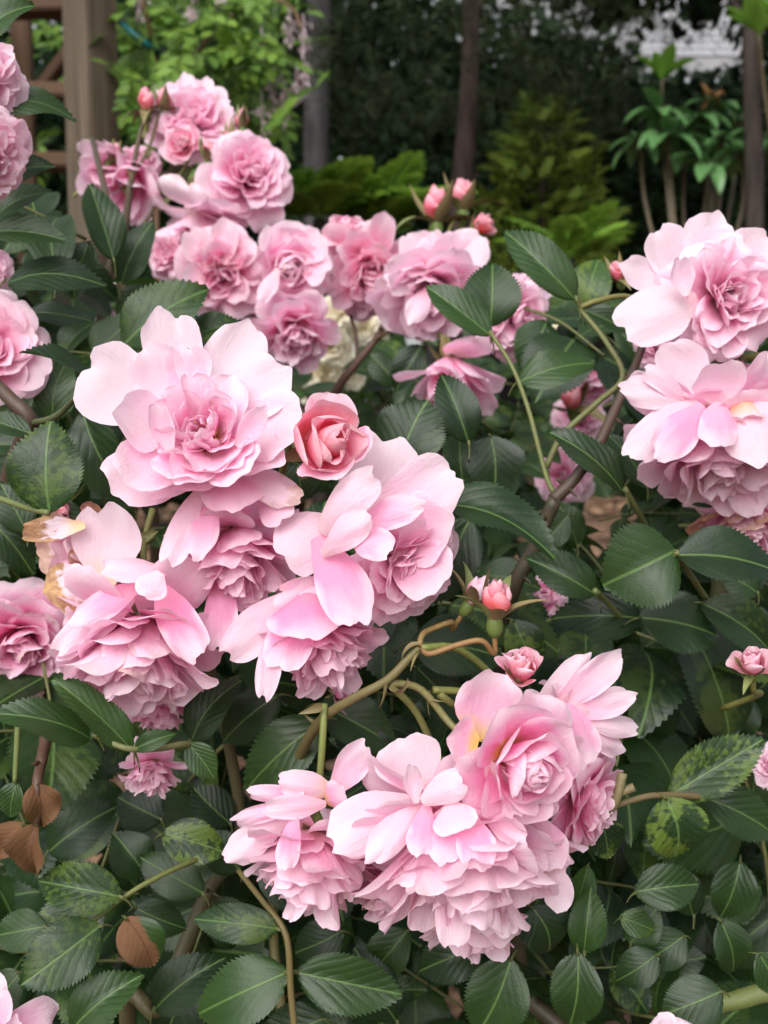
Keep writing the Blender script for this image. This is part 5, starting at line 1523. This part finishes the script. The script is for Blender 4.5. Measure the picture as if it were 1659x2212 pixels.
bud('half open coral pink bud with a spiral heart beside the wide open rose', 'scroll', (640, 862, 792, 1022), .435, (.45, .12, .86), pink=.70, grad=.2, coral=.75, seed=401, res=hi, sepals='back', hand=Z1((1090, 560, 1110, 392, 220, .42, 1, 12, 14, dict(coral=.25, ruf=.07)), (1140, 580, 1240, 620, 190, .40, 1, 10, 2, dict(coral=.1)), (1070, 610, 1090, 726, 220, .42, 1, 8, -6, dict(coral=.25)), (1020, 560, 968, 480, 180, .5, 1, 10, 2, dict(coral=.4))), stem=([(630, 960, .49), (600, 1050, .52)], .0016))
bud('tight coral bud wrapped in green sepals, front one of the twin stalks', 'budtight', (1042, 1250, 1104, 1338), .445, (.08, .95, .2), pink=.9, coral=1.0, seed=411, sepals='hug', stem=([(1040, 1384, .445), (985, 1394, .446), (930, 1412, .446), (906, 1402, .446)], .0012, (0.24, 0.14, 0.05, 1)))
bud('pale bud with long green sepals, rear one of the twin stalks', 'budtight', (1006, 1246, 1062, 1304), .46, (.45, .7, .2), pink=.15, coral=.05, seed=421, sepals='hug', stem=([(975, 1344, .458), (935, 1358, .455), (912, 1372, .45), (906, 1398, .447)], .0012, (0.22, 0.15, 0.05, 1)))
bud('crumpled coral bud above the half open rose of the lower cluster', 'budopen', (1084, 1394, 1164, 1484), .435, (.05, .80, .55), pink=.55, coral=.6, grad=.2, wild=2.2, n=14, seed=431, stem=([(1125, 1500, .46), (1060, 1520, .47), (1000, 1495, .465), (935, 1490, .46)], .0015, (0.17, 0.20, 0.05, 1)))
bud('pink and white bud with coral rim at the right edge', 'budopen', (1586, 1388, 1672, 1470), .50, (-.25, .75, .6), pink=.35, coral=.45, wild=1.6, seed=441, stem=([(1640, 1500, .53), (1560, 1530, .55)], .0014))
bud('round pink bud opening in front of the ferns', 'budopen', (700, 456, 788, 538), .93, (.05, .55, .75), pink=.75, coral=.3, seed=451, stem=([(742, 580, .955), (752, 650, .95)], .0014))
bud('coral bud on the left of the trio in front of the reddish trunk', 'budtight', (914, 406, 970, 474), .95, (-.1, .95, .2), pink=.8, coral=1.0, seed=461, stem=([(925, 500, .95), (900, 520, .95)], .0014))
bud('coral bud at the top of the trio in front of the reddish trunk', 'budtight', (974, 390, 1026, 448), .96, (.25, .9, .2), pink=.6, coral=.85, seed=465, stem=([(985, 470, .96), (960, 520, .95)], .0014))
bud('opening coral bud on the right of the trio in front of the reddish trunk', 'budopen', (1012, 466, 1078, 524), .94, (.75, .35, .3), pink=.7, coral=.9, seed=469, stem=([(1000, 520, .95), (980, 560, .95)], .0014))
bud('red bud on the left of the topmost rose beside the arbor post', 'budtight', (296, 192, 334, 236), .97, (.15, .9, .2), pink=.8, coral=.85, seed=471, sepals='spread', stem=([(318, 260, .97), (310, 300, .96)], .0013))
bud('red bud touching the topmost rose', 'budtight', (336, 190, 372, 236), .98, (-.1, .9, .2), pink=.8, coral=.8, seed=475, stem=([(348, 270, .98)], .0013))
bud('coral and green bud on the right of the topmost rose', 'budtight', (508, 234, 536, 276), .99, (.2, .95, .1), pink=.7, coral=.8, seed=481, sepals='hug', stem=([(510, 300, 1.0), (470, 360, 1.02)], .0013))
bud('green and coral bud hanging below the topmost rose', 'budtight', (435, 302, 464, 346), .93, (.0, .9, .3), pink=.6, coral=.8, seed=485, sepals='hug', stem=([(440, 370, .96), (400, 400, .97)], .0013))
bud('coral bud at the shoulder of the deep hearted rose', 'budtight', (484, 268, 512, 312), .96, (.2, .9, .2), pink=.6, coral=.75, seed=486, sepals='hug', stem=([(490, 340, .98)], .0013))
bud('green tipped red bud in front of the arbor post', 'budtight', (228, 306, 258, 352), .97, (.35, .9, .1), pink=.7, coral=.85, seed=489, sepals='half', stem=([(235, 375, .975), (275, 420, .96)], .0013))
bud('coral bud at the right edge beside the stacked pair', 'budopen', (1645, 770, 1710, 850), .58, (-.1, .6, .6), pink=.6, coral=.8, seed=491)
bud('salmon petal bud standing on top of the lower stacked rose', 'budopen', (1560, 772, 1630, 850), .60, (.1, .8, .5), pink=.25, coral=.45, seed=493)
bud('red bud among leaves in the gap behind the long cane', 'budtight', (1205, 825, 1262, 878), .92, (-.2, .7, .5), pink=.6, coral=.9, seed=495)
bud('dark red bud under the big mottled leaf', 'budtight', (106, 1082, 156, 1118), .56, (.6, -.5, .3), pink=.9, coral=.9, seed=497)
bud('small red bud by the upper stacked rose', 'budtight', (1316, 566, 1350, 604), .64, (-.3, .8, .3), pink=.8, coral=.8, seed=499)

# cream roses in the gap
GC = 'cream roses'
for k, (lab, bx) in enumerate([('cream rose on top in the gap behind the mauve pink one', (690, 632, 768, 716)), ('cream rose on the right in the gap, touching the reddish cane', (752, 668, 822, 740)), ('cream rose in the middle of the gap behind the reddish cane', (668, 700, 752, 786)),
                               ('cream rose lowest in the gap above the half open coral bud', (648, 770, 738, 850)), ('cream rose right of the lowest one in the gap', (722, 765, 792, 842)), ('cream rose behind the raised leaves near the long cane', (1150, 690, 1226, 756)),
                               ('cream rose scrap behind the salmon one at the dark leaves', (196, 592, 244, 640)), ('cream rose below the bell shaped pink rose', (826, 780, 872, 840)), ('cream rose low behind the bell shaped pink rose', (890, 838, 960, 900)), ('cream rose squeezed in between the middle and lowest ones of the gap', (700, 738, 766, 800)),
                               ('small cream rose at the far end of the gap under the salmon one', (786, 700, 836, 752)), ('cream rose half under the mauve pink one', (640, 815, 700, 872))]):
    bloom(lab, 'full', (bx[0] - 3, bx[1] - 3, bx[2] + 3, bx[3] + 3), 1.36 + .03 * k, (.1 * (k % 3 - 1), .1 - .1 * (k % 2), .9), pink=-.05, grad=.3, yellow=.2, seed=500 + k, n=44, wild=1.4, mat=MAT_CREAM, group=GC, res=(7, 7), stem=([((bx[0] + bx[2]) / 2, bx[3] + 30, 1.62), ((bx[0] + bx[2]) / 2 + 20, bx[3] + 120, 1.68)], .002))
